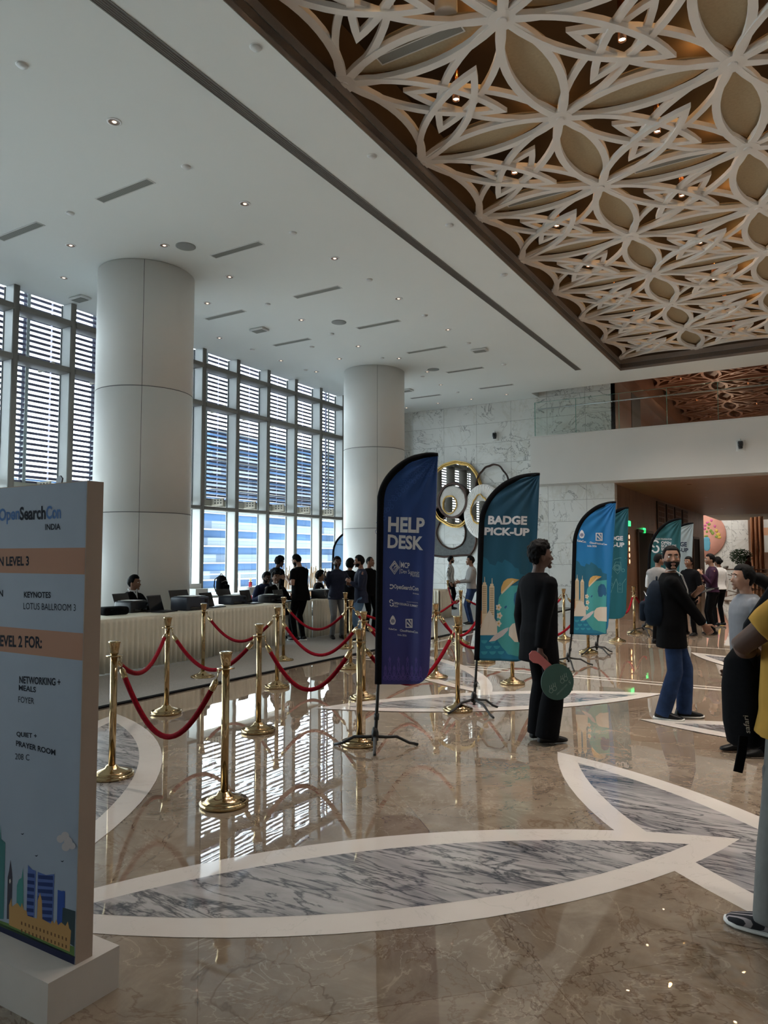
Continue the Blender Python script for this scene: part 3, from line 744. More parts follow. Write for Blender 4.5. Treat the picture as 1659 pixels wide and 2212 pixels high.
for k, (x, y) in enumerate([(-3.9, 24.2), (-1.95, 24.2), (-3.9, 26.2), (-1.95, 28.1), (-3.9, 30.1), (-1.95, 32.1), (-3.9, 34), (-1.95, 36)]):
    if proto is None:
        proto = thing('foyer_downlight', 'bright pinpoint downlight in the copper lattice ceiling of the upper foyer', 'ceiling light', group='pinpoint downlights in the upper foyer'); o = proto
        m = MB(); m.lathe([(.05, .34), (.05, 0), (.045, 0)], n=14); m.build('housing', M['copper'], proto)
        m = MB(); m.lathe([(.045, .004), (0, .0)], n=14); m.build('lens', M['lamp_glow'], proto)
    else: o = dup(proto)
    o.location = (x, y, 7.66)
    if k % 2 == 0:
        l = bpy.data.lights.new('foyer_fill', 'POINT'); l.energy = 14; l.color = (1, .72, .5); l.shadow_soft_size = .06  # added point light hung in mid-air, off the downlights, to even the foyer light
        lo = bpy.data.objects.new('foyer_fill', l); COL.objects.link(lo); lo.location = (x + .9, y + .5, 6.1)
area('far_hall_fill', (-4, 47.5, 8.4), (12, 9), 700, (1, .97, .92), (0, 0, -1))  # unseen area light added under the ceiling to brighten the far hall

# exit signs
def exit_sign(lab, p, X, w=.34, h=.17, dx=.03):
    c = onX(p[0], p[1], X); t = thing('exit_sign', lab, 'exit sign', (X, c.y, c.z))
    m = MB(); m.rbox((.0, -w / 2, -h / 2), (dx, w / 2, h / 2), .006, seg=1); m.build('panel', M['exit_green'], t)
    m = MB(); x = dx + .002
    m.ball((x, .03, .045), (.002, .016, .016), nu=8, nv=6); m.box((x - .002, .012, -.03), (x, .045, .03))
    m.box((x - .002, .04, -.065), (x, .055, -.03)); m.box((x - .002, .0, -.065), (x, .014, -.03)); m.box((x - .002, -.02, .01), (x, .012, .02)); m.box((x - .002, -.11, -.06), (x, -.06, .06))
    m.build('running_figure', M['paper'], t)
exit_sign('green exit sign over the dark corridor doorway behind the paired flags', (1391, 1146), -5.30)
exit_sign('green exit sign on the corridor wall close to the marble corner', (1358, 1131), -5.30)
exit_sign('green exit sign by the dark door up on the balcony level', (1381, 848), -5.28, .4, .3)
c = onX(1358, 1185, -5.3); t = thing('wall_sconce', 'tall slim glowing copper sconce on the corridor wall below the exit sign', 'wall lamp', (-5.34, c.y, c.z))
m = MB(); m.rbox((0, -.09, -.55), (.06, .09, .5), .02); m.build('back_plate', M['copper'], t)
m = MB()
for q in range(5): m.ball((.065, 0, -.42 + q * .2), (.01, .05, .07), nu=10, nv=6)
m.build('glow_lens', mat('amber_glow', (1, .5, .2, 1), .4, emit=(1, .42, .16, 1), estr=1.6), t)
l = mat('pillar_glow', (1, .7, .4, 1), .4, emit=(1, .55, .28, 1), estr=1.6)
c = onX(1420, 900, -5.3); t = thing('display_case', 'glowing slim display case on the upper foyer wall', 'display case', (-5.30, c.y, ZB1))
m = MB(); m.box((0, -.5, 0), (.1, .5, 1.2)); m.build('case', M['copper'], t)
m = MB(); m.box((.1, -.42, .1), (.11, -.05, 1.1)); m.box((.1, .1, .1), (.11, .3, .7)); m.build('glow_lens', l, t)

# glass balustrade of the balcony
t = thing('glass_balustrade', 'clear glass balustrade with a slim steel handrail along the balcony edge', 'balustrade', (-7.6, YF + .05, ZB1 + .03))
xs = [-7.60, -6.30, -5.0, -3.65, -2.3, -.95, .4]
for a, b in zip(xs, xs[1:]):
    m = MB(); m.box((a + .006, YF + .045, ZB1 + .03), (b - .006, YF + .057, 6.48)); kid_at_world(m.build('glass_panel', M['glass_rail']), t)
    m = MB(); m.box((b - .006, YF + .044, ZB1 + .03), (b + .006, YF + .058, 6.48)); m.box((a + .006, YF + .044, 6.48), (b - .006, YF + .058, 6.488)); kid_at_world(m.build('glass_edge', M['glass_edge']), t)
m = MB(); m.box((-7.606, YF + .06, ZB1 + .03), (-7.594, YE, 6.48)); kid_at_world(m.build('glass_panel', M['glass_rail']), t)
m = MB(); m.box((-7.61, YF + .04, ZB1 + .03), (-7.594, YF + .06, 6.488)); kid_at_world(m.build('glass_edge', M['glass_edge']), t)
m = MB(); m.tube([(-7.53, YE - .05, 6.28), (-7.53, YF + .14, 6.28), (.4, YF + .14, 6.28)], .022, 8); kid_at_world(m.build('handrail', M['steel']), t)
for a in xs[1:]:
    for q in (-.2, .2):
        m = MB(); m.tube([(a + q, YF + .055, 6.24), (a + q, YF + .14, 6.27)], .012, 6); kid_at_world(m.build('bracket', M['steel']), t)
# two wall mounted camera housings
for p, y, lab in (((1070, 943), YE, 'small black and white wall unit high on the veined marble wall'), ((1600, 963), YF, 'black and white wall unit on the white balcony front')):
    c = onY(p[0], p[1], y); t = thing('wall_camera', lab, 'camera', (c.x, y, c.z))
    m = MB(); m.rbox((-.11, -.03, -.15), (.11, 0, .15), .01, seg=2); m.build('bracket', M['white_plastic'], t)
    m = MB(); m.rbox((-.065, -.13, -.03), (.065, -.03, .12), .03); m.rbox((-.055, -.11, -.09), (.055, -.03, 0), .03); m.build('housing', M['plastic_black'], t)
    m = MB(); m.lathe([(.045, 0), (.045, .02), (.03, .03), (0, .03)], n=16, M=Matrix.Translation((0, -.13, .04)) @ Matrix.Rotation(R(90), 4, 'X')); m.build('lens', M['screen'], t)
    m = MB(); m.tube([(0, -.015, .15), (0, -.06, .2)], .012, 6); m.build('arm', M['white_plastic'], t)
# ------------------------------------------------------------------ wall sculpture of mirrors and shells on the marble wall
def wob(c, rx, rz, amp, seed, n=72, sq=0.0):
    random.seed(seed); ph = [random.random() * 6.28 for _ in range(5)]; out = []
    for i in range(n):
        a = 2 * math.pi * i / n; k = 1 + amp * (.5 * math.sin(2 * a + ph[0]) + .8 * math.sin(3 * a + ph[1]) + .5 * math.sin(5 * a + ph[2]) + .35 * math.sin(8 * a + ph[3]) + .25 * math.sin(13 * a + ph[4]))
        out.append((c[0] + rx * k * math.cos(a), c[1] + rz * k * math.sin(a)))
    return out
def shrink(poly, c, d):
    o = []
    for x, z in poly:
        v = Vector((x - c[0], z - c[1])); o.append((c[0] + v.x * (1 - d / v.length), c[1] + v.y * (1 - d / v.length)))
    return o
WY = lambda off: (lambda x, z, t: Vector((x, YE - off - t, z)))
def wxz(px, py): p = onY(px, py, YE); return (p.x, p.z)
art = thing('wall_sculpture', 'cluster of round gold rimmed mirrors, ribbed white discs and dark rings on the marble wall', 'wall art', (wxz(985, 1065)[0], YE, wxz(985, 1065)[1]))
def frame_mirror(cpx, rx, rz, amp, seed, fw, off, fm, mirror=True, thick=.06, fill=None):
    c = wxz(*cpx); out = wob(c, rx, rz, amp, seed); inn = shrink(wob(c, rx, rz, amp * 1.25, seed), c, fw)
    m = MB(); m.ribbon(inn, out, WY(off), 0, thick)
    mid = [((a[0] + b[0]) / 2, (a[1] + b[1]) / 2) for a, b in zip(inn, out)]
    random.seed(seed + 1)
    m.tube([Vector((x, YE - off - thick, z)) for x, z in mid], [fw * .48 * random.uniform(.85, 1.15) for _ in mid], 8, 0, closed=True, flat=.6)
    kid_at_world(m.build('rim', fm), art)
    if mirror or fill:
        g = MB(); g.prism(inn, WY(off), 0, .02); kid_at_world(g.build('mirror' if mirror else 'disc', M['mirror'] if mirror else fill), art)
def ribbed(cpx, rx, rz, rin, cin, off, seed):
    c = wxz(*cpx); ci = wxz(*cin); n = 144; vs = []; fs = []
    for i in range(n):
        a = 2 * math.pi * i / n; k = 1 + .012 * math.sin(3 * a + seed); b = .006 * (1 if i % 2 else -1)
        vs += [(c[0] + rx * k * math.cos(a), YE - off, c[1] + rz * k * math.sin(a)), (c[0] + rx * k * math.cos(a), YE - off - .05, c[1] + rz * k * math.sin(a)),
               (c[0] + rx * .93 * k * math.cos(a), YE - off - .075 - b, c[1] + rz * .93 * k * math.sin(a)), (ci[0] + rin * math.cos(a), YE - off - .085 - b, ci[1] + rin * math.sin(a)), (ci[0] + rin * math.cos(a), YE - off - .02, ci[1] + rin * math.sin(a))]
    for i in range(n):
        p, q = 5 * i, 5 * ((i + 1) % n)
        for s in range(4): fs.append((p + s, q + s, q + s + 1, p + s + 1))
    m = MB(); m.add(vs, fs); kid_at_world(m.build('ribbed_disc', M['ribbed_white']), art)
frame_mirror((985, 1066), 1.0, 1.17, .025, 4, .11, .03, M['gold'])
frame_mirror((1067, 1060), .60, .92, .03, 8, .055, .10, M['bronze'], mirror=False)
# lower grey timber crescent with a round opening
c0 = wxz(976, 1150); hole = shrink(wob(c0, .60, .60, .02, 12), c0, 0)
a0, a1 = wxz(930, 1098); o1 = [wxz(x, y) for x, y in ((1030, 1168), (1026, 1185), (1017, 1199), (990, 1200), (960, 1203), (930, 1199), (926, 1170), (928, 1130), (936, 1103), (955, 1092), (985, 1088), (1010, 1100), (1025, 1130))]
def resample(poly, n, c):
    res = []
    for i in range(n):
        an = 2 * math.pi * i / n; d = Vector((math.cos(an), math.sin(an))); best = None
        for k in range(len(poly)):
            p, q = Vector(poly[k]) - Vector(c), Vector(poly[(k + 1) % len(poly)]) - Vector(c); e = q - p; den = d.x * e.y - d.y * e.x
            if abs(den) < 1e-9: continue
            t = (p.x * e.y - p.y * e.x) / den; u = (p.x * d.y - p.y * d.x) / den
            if t > 0 and -1e-6 <= u <= 1 + 1e-6: best = t if best is None else max(best, t)
        res.append((c[0] + d.x * (best or .7), c[1] + d.y * (best or .7)))
    return res
hole = wob(c0, .55, .57, .02, 12, 60); hole = [(x, z) for x, z in resample(hole, 60, c0)]
outr = resample(o1, 60, c0)
m = MB(); m.ribbon(hole, outr, WY(.0), 0, .05); kid_at_world(m.build('timber_crescent', M['grey_wood']), art)
m = MB(); m.tube([Vector((x, YE - .06, z)) for x, z in hole], .03, 8, closed=True); m.tube([Vector((x, YE - .05, z)) for x, z in outr], .035, 8, closed=True); kid_at_world(m.build('dark_edge', M['bronze']), art)
# bronze ring with ribbed disc and little gold mirror
c = wxz(983, 1082); o_ = wob(c, .56, .62, .01, 21); i_ = shrink(o_, c, .07)
m = MB(); m.ribbon(i_, o_, WY(.08), 0, .16); kid_at_world(m.build('bronze_ring', M['bronze']), art)
ribbed((982, 1084), .50, .55, .26, (977, 1091), .12, 1.0)
frame_mirror((977, 1091), .285, .33, .025, 31, .045, .16, M['gold'])
ribbed((1050, 1106), .74, .92, .36, (1046, 1106), .14, 2.0)
frame_mirror((1043, 1103), .34, .52, .06, 44, .05, .19, M['gold'])

# round artwork in the far hall (plain tinted disc with loose flower shapes)
cx, cz = onY(1512, 1155, 53).x, onY(1512, 1155, 53).z
t = thing('round_artwork', 'big pink disc with painted flowers on the marble wall beyond the corridor', 'wall art', (cx, 52.99, cz))
m = MB(); m.lathe([(1.62, 0), (1.62, .06), (1.58, .08), (0, .08)], n=64, M=Matrix.Rotation(R(90), 4, 'X')); m.build('disc', soft('salmon_pink', (.50, .24, .18, 1), .7, .2, .6), t)
random.seed(7)
def blobs(nm, col, pts, rr):
    m = MB()
    for x, z in pts: m.ball((x, -.085, z), (rr * random.uniform(.7, 1.3), .012, rr * random.uniform(.7, 1.3)), nu=10, nv=6)
    m.build(nm, mat(nm + '_paint', col, .7), t)
blobs('flower', (.60, .12, .30, 1), [(.35, .62), (.5, .8), (.3, .4), (.95, .55), (.75, .95)], .10)
blobs('leaf', (.22, .30, .06, 1), [(.55, .45), (.7, .25), (.45, .2), (.8, .1), (.6, .7), (.4, -.1), (1.05, -.15)], .10)
blobs('vase', (.12, .38, .52, 1), [(.42, -.35), (.42, -.6), (.42, -.85)], .26)
blobs('basket', (.62, .42, .08, 1), [(1.15, .0), (1.2, -.2), (1.05, .25)], .13)
# copper columns beside the hall
for px, y, lab in ((1628, 47.0, 'slim'), (1637, 46.5, 'middle'), (1646, 46.0, 'dark')):
    p = onY(px, 1200, y); c = MB(); c.lathe([(.13, 0), (.13, 8.4)], (p.x, y, 0), 24); tag(c.build('pillar_copper', M['copper']), kind='structure')
# plant, console table and crockery in the far hall
p = G(1602, 1268); Y = 45.5; c = onY(1594, 1250, Y)
t = thing('console_table', 'long dark console table with crossed braces in front of the far marble wall', 'table', (c.x, Y, 0))
m = MB(); m.box((-1.3, -.3, .86), (1.5, .3, .92)); m.build('table_top', M['wood_brown'], t)
for x in (-1.25, 1.4):
    for y in (-.25, .25): m = MB(); m.box((x - .04, y - .04, 0), (x + .04, y + .04, .86)); m.build('leg', M['wood_brown'], t)
m = MB(); m.tube([(-1.2, -.25, .1), (1.35, -.25, .8)], .025, 6); m.tube([(-1.2, -.25, .8), (1.35, -.25, .1)], .025, 6); m.build('brace', M['wood_brown'], t)
for k, dx in enumerate((-.95, -.6, .0, .35, .7)):
    o = thing('ceramic_pot', 'white ceramic pot on the console table in the far hall', 'pot', (c.x + dx, Y - .1, .92), group='white pots on the far console')
    m = MB(); m.lathe([(.08, 0), (.14, .06), (.15, .16), (.13, .17), (.1, .1)], n=18); m.build('body', M['white_plastic'], o)
p = onY(1600, 1205, 46.2); t = thing('potted_tree', 'round leafy green potted tree beside the console table in the far hall', 'plant', (p.x, 46.4, 0))
m = MB(); m.lathe([(.22, 0), (.3, .5), (.27, .5), (.2, .1)], n=20); m.build('pot', M['wood_dark'], t)
m = MB(); m.tube([(0, 0, .3), (.02, 0, .9), (0, .02, 1.4)], .035, 8); m.build('trunk', M['wood_dark'], t)
m = MB(); random.seed(5)
for i in range(900):
    d = Vector((random.gauss(0, 1), random.gauss(0, 1), random.gauss(0, 1))).normalized() * (random.random() ** .4) * .62
    q = Vector((0, 0, 1.62)) + Vector((d.x, d.y, d.z * .75)); a = Vector((random.gauss(0, 1), random.gauss(0, 1), random.gauss(0, .6))).normalized() * .07; b = a.orthogonal().normalized() * .03
    m.add([q - a, q + b, q + a, q - b], [(0, 1, 2, 3)])
m.build('foliage', soft('dark_green_leaf', (.018, .05, .012, 1), .6, .4, 20), t, fix=False)
c = G(1652, 1255); t = thing('service_stand', 'thin chrome stand with a round base by the copper columns in the far hall', 'stand', onY(1655, 1250, 34.0).xy.to_3d())
m = MB(); m.lathe([(.2, 0), (.2, .02), (.03, .05), (.025, .9), (.02, .9)], n=18); m.build('pole', M['chrome'], t)
m = MB(); m.rbox((-.25, -.2, .9), (.25, .2, .94), .01, seg=1); m.build('tray', M['chrome'], t)
# ------------------------------------------------------------------ brass posts and red velvet ropes
POST_H = .98
def make_post(label, x, y):
    t = thing('stanchion', label, 'stanchion', (x, y, 0), 0, 'brass queue posts')
    m = MB(); m.lathe([(.155, 0), (.158, .012), (.158, .024), (.150, .032)], n=40); m.build('base_rim', M['brass'], t)
    m = MB(); m.lathe([(.150, .030), (.10, .050), (.05, .068), (.040, .085), (.030, .088)], n=40); m.build('base', M['brass'], t)
    m = MB(); m.lathe([(.0255, .07), (.0255, .90)], n=20); m.build('pole', M['brass'], t)
    m = MB(); m.lathe([(.0255, .885), (.030, .888), (.030, .90), (.040, .965), (.043, .968), (.043, .978), (.030, .982), (0, .982)], n=24); m.build('finial', M['brass'], t)
    m = MB(); m.lathe([(.027, .868), (.058, .870), (.058, .876), (.027, .878)], n=24); m.build('collar', M['brass'], t)
    return t
POSTS = {
 'a': ((241, 1678), 'brass queue post right beside the white information board'),
 'b': ((484, 1738), 'brass queue post standing alone closest to the camera, on bare beige marble'),
 'c': ((359, 1541), 'brass queue post between the information board and the table corner, second from the board'),
 'd': ((558, 1580), 'brass queue post behind and right of the lone front post, joining four ropes'),
 'e': ((598, 1485), 'brass queue post on the marble edge in front of the man in black polo'),
 'f': ((438, 1464), 'brass queue post on the carpet edge in front of the two black printers'),
 'g': ((776, 1608), 'brass queue post standing over the feet of the dark blue help flag'),
 'h': ((612, 1428), 'brass queue post on the carpet right behind the man in black polo'),
 'i': ((746, 1402), 'brass queue post on the carpet in front of the man in grey trousers'),
 'j': ((757, 1444), 'brass queue post on the carpet border just before the help flag pole'),
 'k': ((785, 1509), 'brass queue post half behind the front post at the help flag, base in its shade'),
 'l': ((942, 1464), 'brass queue post just right of the dark blue help flag, before the round mirrors'),
 'm': ((989, 1535), 'brass queue post beside the feet of the teal badge flag'),
 'n': ((996, 1390), 'brass queue post on the pale floor behind the gap between help and badge flags'),
 'o': ((968, 1333), 'brass queue post directly in front of the man in the plaid shirt'),
 'p': ((1048, 1430), 'brass queue post hidden behind the badge flag with only its base showing'),
 'q': ((1107, 1477), 'brass queue post behind the badge flag next to the legs of the suited man'),
 'r': ((1201, 1437), 'brass queue post between the suited man and the bright blue flag'),
 's': ((1219, 1381), 'brass queue post nearer the marble wall behind the bright blue flag pole'),
 't': ((1271, 1410), 'brass queue post whose base shows under the bright blue flag'),
 'u': ((1333, 1386), 'brass queue post under the teal elephant flag'),
 'v': ((1371, 1368), 'brass queue post in front of the dark corridor doorway'),
 'w': ((1403, 1354), 'brass queue post behind the teal summit flag'),
}
PP = {}
p0 = None
for k, (px, lab) in POSTS.items():
    g = G(*px); PP[k] = g
    if p0 is None: o = p0 = make_post(lab, g.x, g.y)
    else: o = dup(p0); o.location = (g.x, g.y, 0); o['label'] = lab
def rope(a, b, low, label):
    A, B = PP[a], PP[b]; d = (B - A); d.z = 0; L = d.length; d.normalize()
    t = thing('velvet_rope', label, 'rope barrier', A + Vector((0, 0, .87)), 0, 'red velvet ropes')
    p, q = A + d * .056, B - d * .056; n = 22; pts = []
    for i in range(n + 1):
        f = i / n; s = 1 - (2 * f - 1) ** 2
        s = s * (.85 + .15 * s)
        pts.append(Vector((p.x + (q.x - p.x) * f, p.y + (q.y - p.y) * f, .83 - (.83 - low) * s)))
    e = max(1, int(n * .09))
    m = MB(); m.tube(pts[1:-1], .019, 10); kid_at_world(m.build('rope', M['velvet']), t)
    for s in (pts, pts[::-1]):
        ax = (s[2] - s[0]).normalized(); c0 = s[0] + (s[1] - s[0]) * .55
        m = MB(); m.tube([c0, c0 + ax * .02, c0 + ax * .075, c0 + ax * .085], [.012, .021, .023, .019], 12); kid_at_world(m.build('end_cap', M['brass']), t)
        top = Vector((s[0].x, s[0].y, .868)); m = MB()
        k = (c0 - top); mid = top + k * .5
        for f in (.2, .6):
            c = top + k * f; u = k.normalized(); v = u.orthogonal().normalized() if f < .5 else u.cross(u.orthogonal()).normalized()
            m.tube([c + (u * math.cos(w_) * .016 + v * math.sin(w_) * .010) for w_ in [2 * math.pi * j / 10 for j in range(10)]], .003, 6, closed=True)
        m.tube([top, c0 + ax * .01], .0035, 6); kid_at_world(m.build('hook', M['brass']), t)
for a, b, low, lab in (
  ('a', 'b', .36, 'thick red velvet rope sagging low between board post and lone front post'),
  ('a', 'c', .60, 'red velvet rope from the post beside the information board back to the second post'),
  ('c', 'd', .50, 'red velvet rope crossing in front of the table skirt towards the four rope post'),
  ('f', 'e', .52, 'red velvet rope hanging from the carpet edge post in front of the printers'),
  ('d', 'g', .42, 'red velvet rope curving low from the four rope post to the help flag'),
  ('e', 'k', .44, 'long red velvet rope sagging in front of the man in black polo'),
  ('h', 'j', .52, 'red velvet rope hanging before the man in grey trousers'),
  ('j', 'l', .50, 'red velvet rope passing behind the upper pole of the help flag'),
  ('k', 'l', .46, 'red velvet rope running behind the help flag to the post on its other side'),
  ('g', 'm', .40, 'red velvet rope rising out from behind the help flag to the badge flag post'),
  ('l', 'q', .42, 'red velvet rope slung behind the badge flag towards the suited man'),
  ('l', 'p', .48, 'red velvet rope in the gap between help and badge flags, upper strand'),
  ('o', 'n', .58, 'red velvet rope beside the legs of the man in the plaid shirt'),
  ('n', 's', .52, 'red velvet rope running behind badge flag and suited man'),
  ('j', 'n', .52, 'red velvet rope emerging between help flag and plaid shirted man'),
  ('p', 's', .50, 'red velvet rope before the marble wall beside the bright blue flag pole'),
  ('q', 'r', .50, 'red velvet rope rising to the post between suited man and bright blue flag'),
  ('q', 't', .44, 'low red velvet rope crossing under the bright blue flag'),
  ('s', 'u', .50, 'red velvet rope passing behind the bright blue flag'),
  ('u', 'v', .48, 'red velvet rope right of the teal elephant flag'),
  ('v', 'w', .58, 'short red velvet rope in front of the dark corridor doorway')):
    rope(a, b, low, lab)
# one more post outside on the terrace
g = onX(541, 1262, -15.2); o = dup(p0); o.location = (-15.2, g.y, -.04); o['label'] = 'brass post with a red sleeve outside on the terrace'; del o['group']
m = MB(); m.lathe([(.05, .1), (.06, .5), (.05, .86)], n=14); m.build('red_sleeve', M['velvet'], o)
# ------------------------------------------------------------------ lettering helper
def text_mesh(s, bold=0.0, sp=1.0):
    cu = bpy.data.curves.new('lettering', 'FONT'); cu.body = s; cu.size = 1.0; cu.offset = bold; cu.space_character = sp; cu.resolution_u = 3
    o = bpy.data.objects.new('lettering', cu); COL.objects.link(o); dg = bpy.context.evaluated_depsgraph_get(); dg.update()
    me = bpy.data.meshes.new_from_object(o.evaluated_get(dg)); vs = [v.co.copy() for v in me.vertices]; fs = [tuple(p.vertices) for p in me.polygons]
    bpy.data.objects.remove(o); bpy.data.curves.remove(cu); bpy.data.meshes.remove(me)
    x0 = min(v.x for v in vs); x1 = max(v.x for v in vs); y0 = min(v.y for v in vs); y1 = max(v.y for v in vs)
    return [((v.x - x0) / (x1 - x0), (v.y - y0) / (y1 - y0)) for v in vs], fs
def letter(mb, s, surf, bl, br, tl, bold=.0, sp=1.0, m=0):
    """letters filling the parallelogram bl-br-tl (surface coordinates)"""
    vs, fs = text_mesh(s, bold, sp); e = (br[0] - bl[0], br[1] - bl[1]); f = (tl[0] - bl[0], tl[1] - bl[1])
    bm = bmesh.new(); bv = [bm.verts.new((bl[0] + e[0] * a + f[0] * b, bl[1] + e[1] * a + f[1] * b, 0)) for a, b in vs]
    for q in fs:
        try: bm.faces.new([bv[i] for i in q])
        except ValueError: pass
    bmesh.ops.triangulate(bm, faces=[q for q in bm.faces if len(q.verts) > 3])
    for _ in range(3):
        ed = [q for q in bm.edges if q.calc_length() > .035]
        if not ed: break
        bmesh.ops.subdivide_edges(bm, edges=ed, cuts=1); bmesh.ops.triangulate(bm, faces=[q for q in bm.faces if len(q.verts) > 3])
    bm.verts.index_update(); mb.add([surf(q.co.x, q.co.y) for q in bm.verts], [[k.index for k in q.verts] for q in bm.faces], m); bm.free()
def poly(mb, pts, surf, m=0, cell=.024):
    """a printed shape, cut small enough to follow the folds of what it is printed on"""
    bm = bmesh.new(); vs = [bm.verts.new((p[0], p[1], 0)) for p in pts]
    try: bm.faces.new(vs)
    except ValueError: bm.free(); return
    bmesh.ops.triangulate(bm, faces=bm.faces[:])
    for _ in range(6):
        ed = [e for e in bm.edges if e.calc_length() > cell]
        if not ed: break
        bmesh.ops.subdivide_edges(bm, edges=ed, cuts=1); bmesh.ops.triangulate(bm, faces=[f for f in bm.faces if len(f.verts) > 3])
    bm.verts.index_update(); mb.add([surf(v.co.x, v.co.y) for v in bm.verts], [[v.index for v in f.verts] for f in bm.faces], m); bm.free()
def circ(c, rx, ry=None, n=20, a0=0, a1=2 * math.pi):
    ry = ry or rx; return [(c[0] + rx * math.cos(a0 + (a1 - a0) * i / n), c[1] + ry * math.sin(a0 + (a1 - a0) * i / n)) for i in range(n + (0 if abs(a1 - a0 - 2 * math.pi) < 1e-6 else 1))]
def ringp(mb, c, rx, ry, w, surf, n=24, m=0):
    o, i = circ(c, rx, ry, n), circ(c, rx - w, ry - w, n); vs = [surf(*p) for p in o] + [surf(*p) for p in i]
    mb.add(vs, [(k, (k + 1) % n, n + (k + 1) % n, n + k) for k in range(n)], m)
def stroke(mb, pts, w, surf, m=0):
    P = [Vector(p) for p in pts]; vs = []
    for i, p in enumerate(P):
        d = (P[min(i + 1, len(P) - 1)] - P[max(i - 1, 0)]).normalized(); n = Vector((-d.y, d.x)) * w / 2
        vs += [surf(*(p + n)), surf(*(p - n))]
    mb.add(vs, [(2 * i, 2 * i + 2, 2 * i + 3, 2 * i + 1) for i in range(len(P) - 1)], m)

# ------------------------------------------------------------------ feather flags
INK = mat("white_print", (.62, .62, .64, 1), .8, 0, .1)
class Flag:
    def __init__(s, name, label, base_px, pl_ang, keys, cloth, foot, amp=.022, seed=1, group='feather flags', base=None, thick=.002):
        """keys (pixels): bottom left, shoulder (where the curve starts), tip, bottom right"""
        g = base if base is not None else G(*base_px); s.g = g
        v = Vector((g.x, g.y)).normalized(); d = Vector((v.y, -v.x)); d.rotate(Matrix.Rotation(R(pl_ang), 2))
        s.pl = Plane((g.x, g.y), d); s.seed = seed; s.amp = amp
        bl, sh, tip, brt = [Vector(s.pl.uv(*k)) if isinstance(k, tuple) else k for k in keys]
        s.bl, s.sh, s.tip, s.br = bl, sh, tip, brt
        t = s.t = thing(name, label, 'flag', (g.x, g.y, 0), 0, group)
        s.w = (tip.x - sh.x)
        rows, cols = 120, 46; zt = tip.y; vs = []; fs = []; s.rows = []
        for i in range(rows + 1):
            z = bl.y + (zt - bl.y) * (i / rows)
            l = s.left(z); r = s.right(z); s.rows.append((z, l, r))
            for j in range(cols + 1): u = l + (r - l) * j / cols; vs.append(s.surf(u, z + s.hem(u, i), 0))
        for i in range(rows):
            for j in range(cols): a = i * (cols + 1) + j; fs.append((a, a + 1, a + cols + 2, a + cols + 1))
        m = MB(); m.add(vs, fs, 0, True)
        o = m.build('cloth', cloth, None, fix=False); kid_at_world(o, t)
        so = o.modifiers.new('thickness', 'SOLIDIFY'); so.thickness = thick; so.offset = 0
        # black sleeve along the pole and over the curve, then the pole itself
        m = MB(); k = 30; L = []
        for i in range(k + 1):
            z = bl.y + (sh.y - bl.y) * i / k; L.append((s.left(z), z))
        for i in range(1, 25):
            a = math.pi / 2 * i / 24; L.append((tip.x - (tip.x - sh.x) * math.cos(a), sh.y + (tip.y - sh.y) * math.sin(a)))
        m.tube([s.surf(u, z, 0) for u, z in L], [.030] * (len(L) - 6) + [.028, .026, .024, .021, .018, .014], 8, flat=.55, ref=s.pl.n)
        kid_at_world(m.build('sleeve', M['black_fabric']), t)
        foot_top = .10
        m = MB(); m.tube([s.pl.at(0, .04), s.pl.at(bl.x * .35, bl.y * .4), s.surf(bl.x, bl.y, 0), s.surf(s.left(bl.y + .3), bl.y + .3, 0)], [.016, .016, .013, .012], 8)
        m.tube([s.pl.at(bl.x * .45, bl.y * .45), s.pl.at(bl.x * .55, bl.y * .55)], .022, 8)
        kid_at_world(m.build('pole', M['black']), t)
        for f in foot:
            e = G(*f); e.z = .012; c = Vector((g.x, g.y, .105)); mid = c.lerp(e, .5); mid.z = .10
            m = MB(); m.tube([c, c.lerp(e, .25) + Vector((0, 0, .012)), mid + Vector((0, 0, -.01)), c.lerp(e, .8) + Vector((0, 0, -.0)), e], [.014, .014, .013, .012, .012], 8)
            kid_at_world(m.build('foot', M['black']), t)
        m = MB(); m.lathe([(.03, .07), (.03, .14), (.018, .18)], (g.x, g.y, 0), 12); kid_at_world(m.build('hub', M['black']), t)
    def left(s, z):
        if z <= s.sh.y: f = (z - s.bl.y) / (s.sh.y - s.bl.y); return s.bl.x + (s.sh.x - s.bl.x) * f
        q = min(1, (z - s.sh.y) / (s.tip.y - s.sh.y)); return s.tip.x - (s.tip.x - s.sh.x) * math.sqrt(max(0, 1 - q * q))
    def right(s, z):
        f = (z - s.bl.y) / (s.tip.y - s.bl.y); r = s.br.x + (s.tip.x - s.br.x) * f ** .85
        rad = .14; h = z - s.bl.y
        if h < rad: r -= rad * (1 - math.sqrt(max(0, 1 - (1 - h / rad) ** 2)))
        return r
    def hem(s, u, i): return 0
    def surf(s, u, z, off=.0):
        x = (u - s.bl.x) / max(.2, s.br.x - s.bl.x); zz = (z - s.bl.y) / (s.tip.y - s.bl.y); sd = s.seed
        loose = min(1, max(0, x)) * (1.15 - .35 * zz)
        wv = s.amp * loose * (math.sin(7.5 * x + 1.5 * zz + sd) * .9 + .5 * math.sin(15 * x - 4 * zz + 2 * sd))
        dx, dz = s.tip.x - u, s.tip.y - z; rr = math.hypot(dx, dz) + 1e-3; an = math.atan2(dz, dx)
        wv += s.amp * .45 * math.sin(an * 22 + sd) * math.exp(-rr / .5) * min(1, rr / .12)
        return s.pl.at(u, z, wv + off)
    def print_(s, name, mats): return s.Printer(s, name, mats)
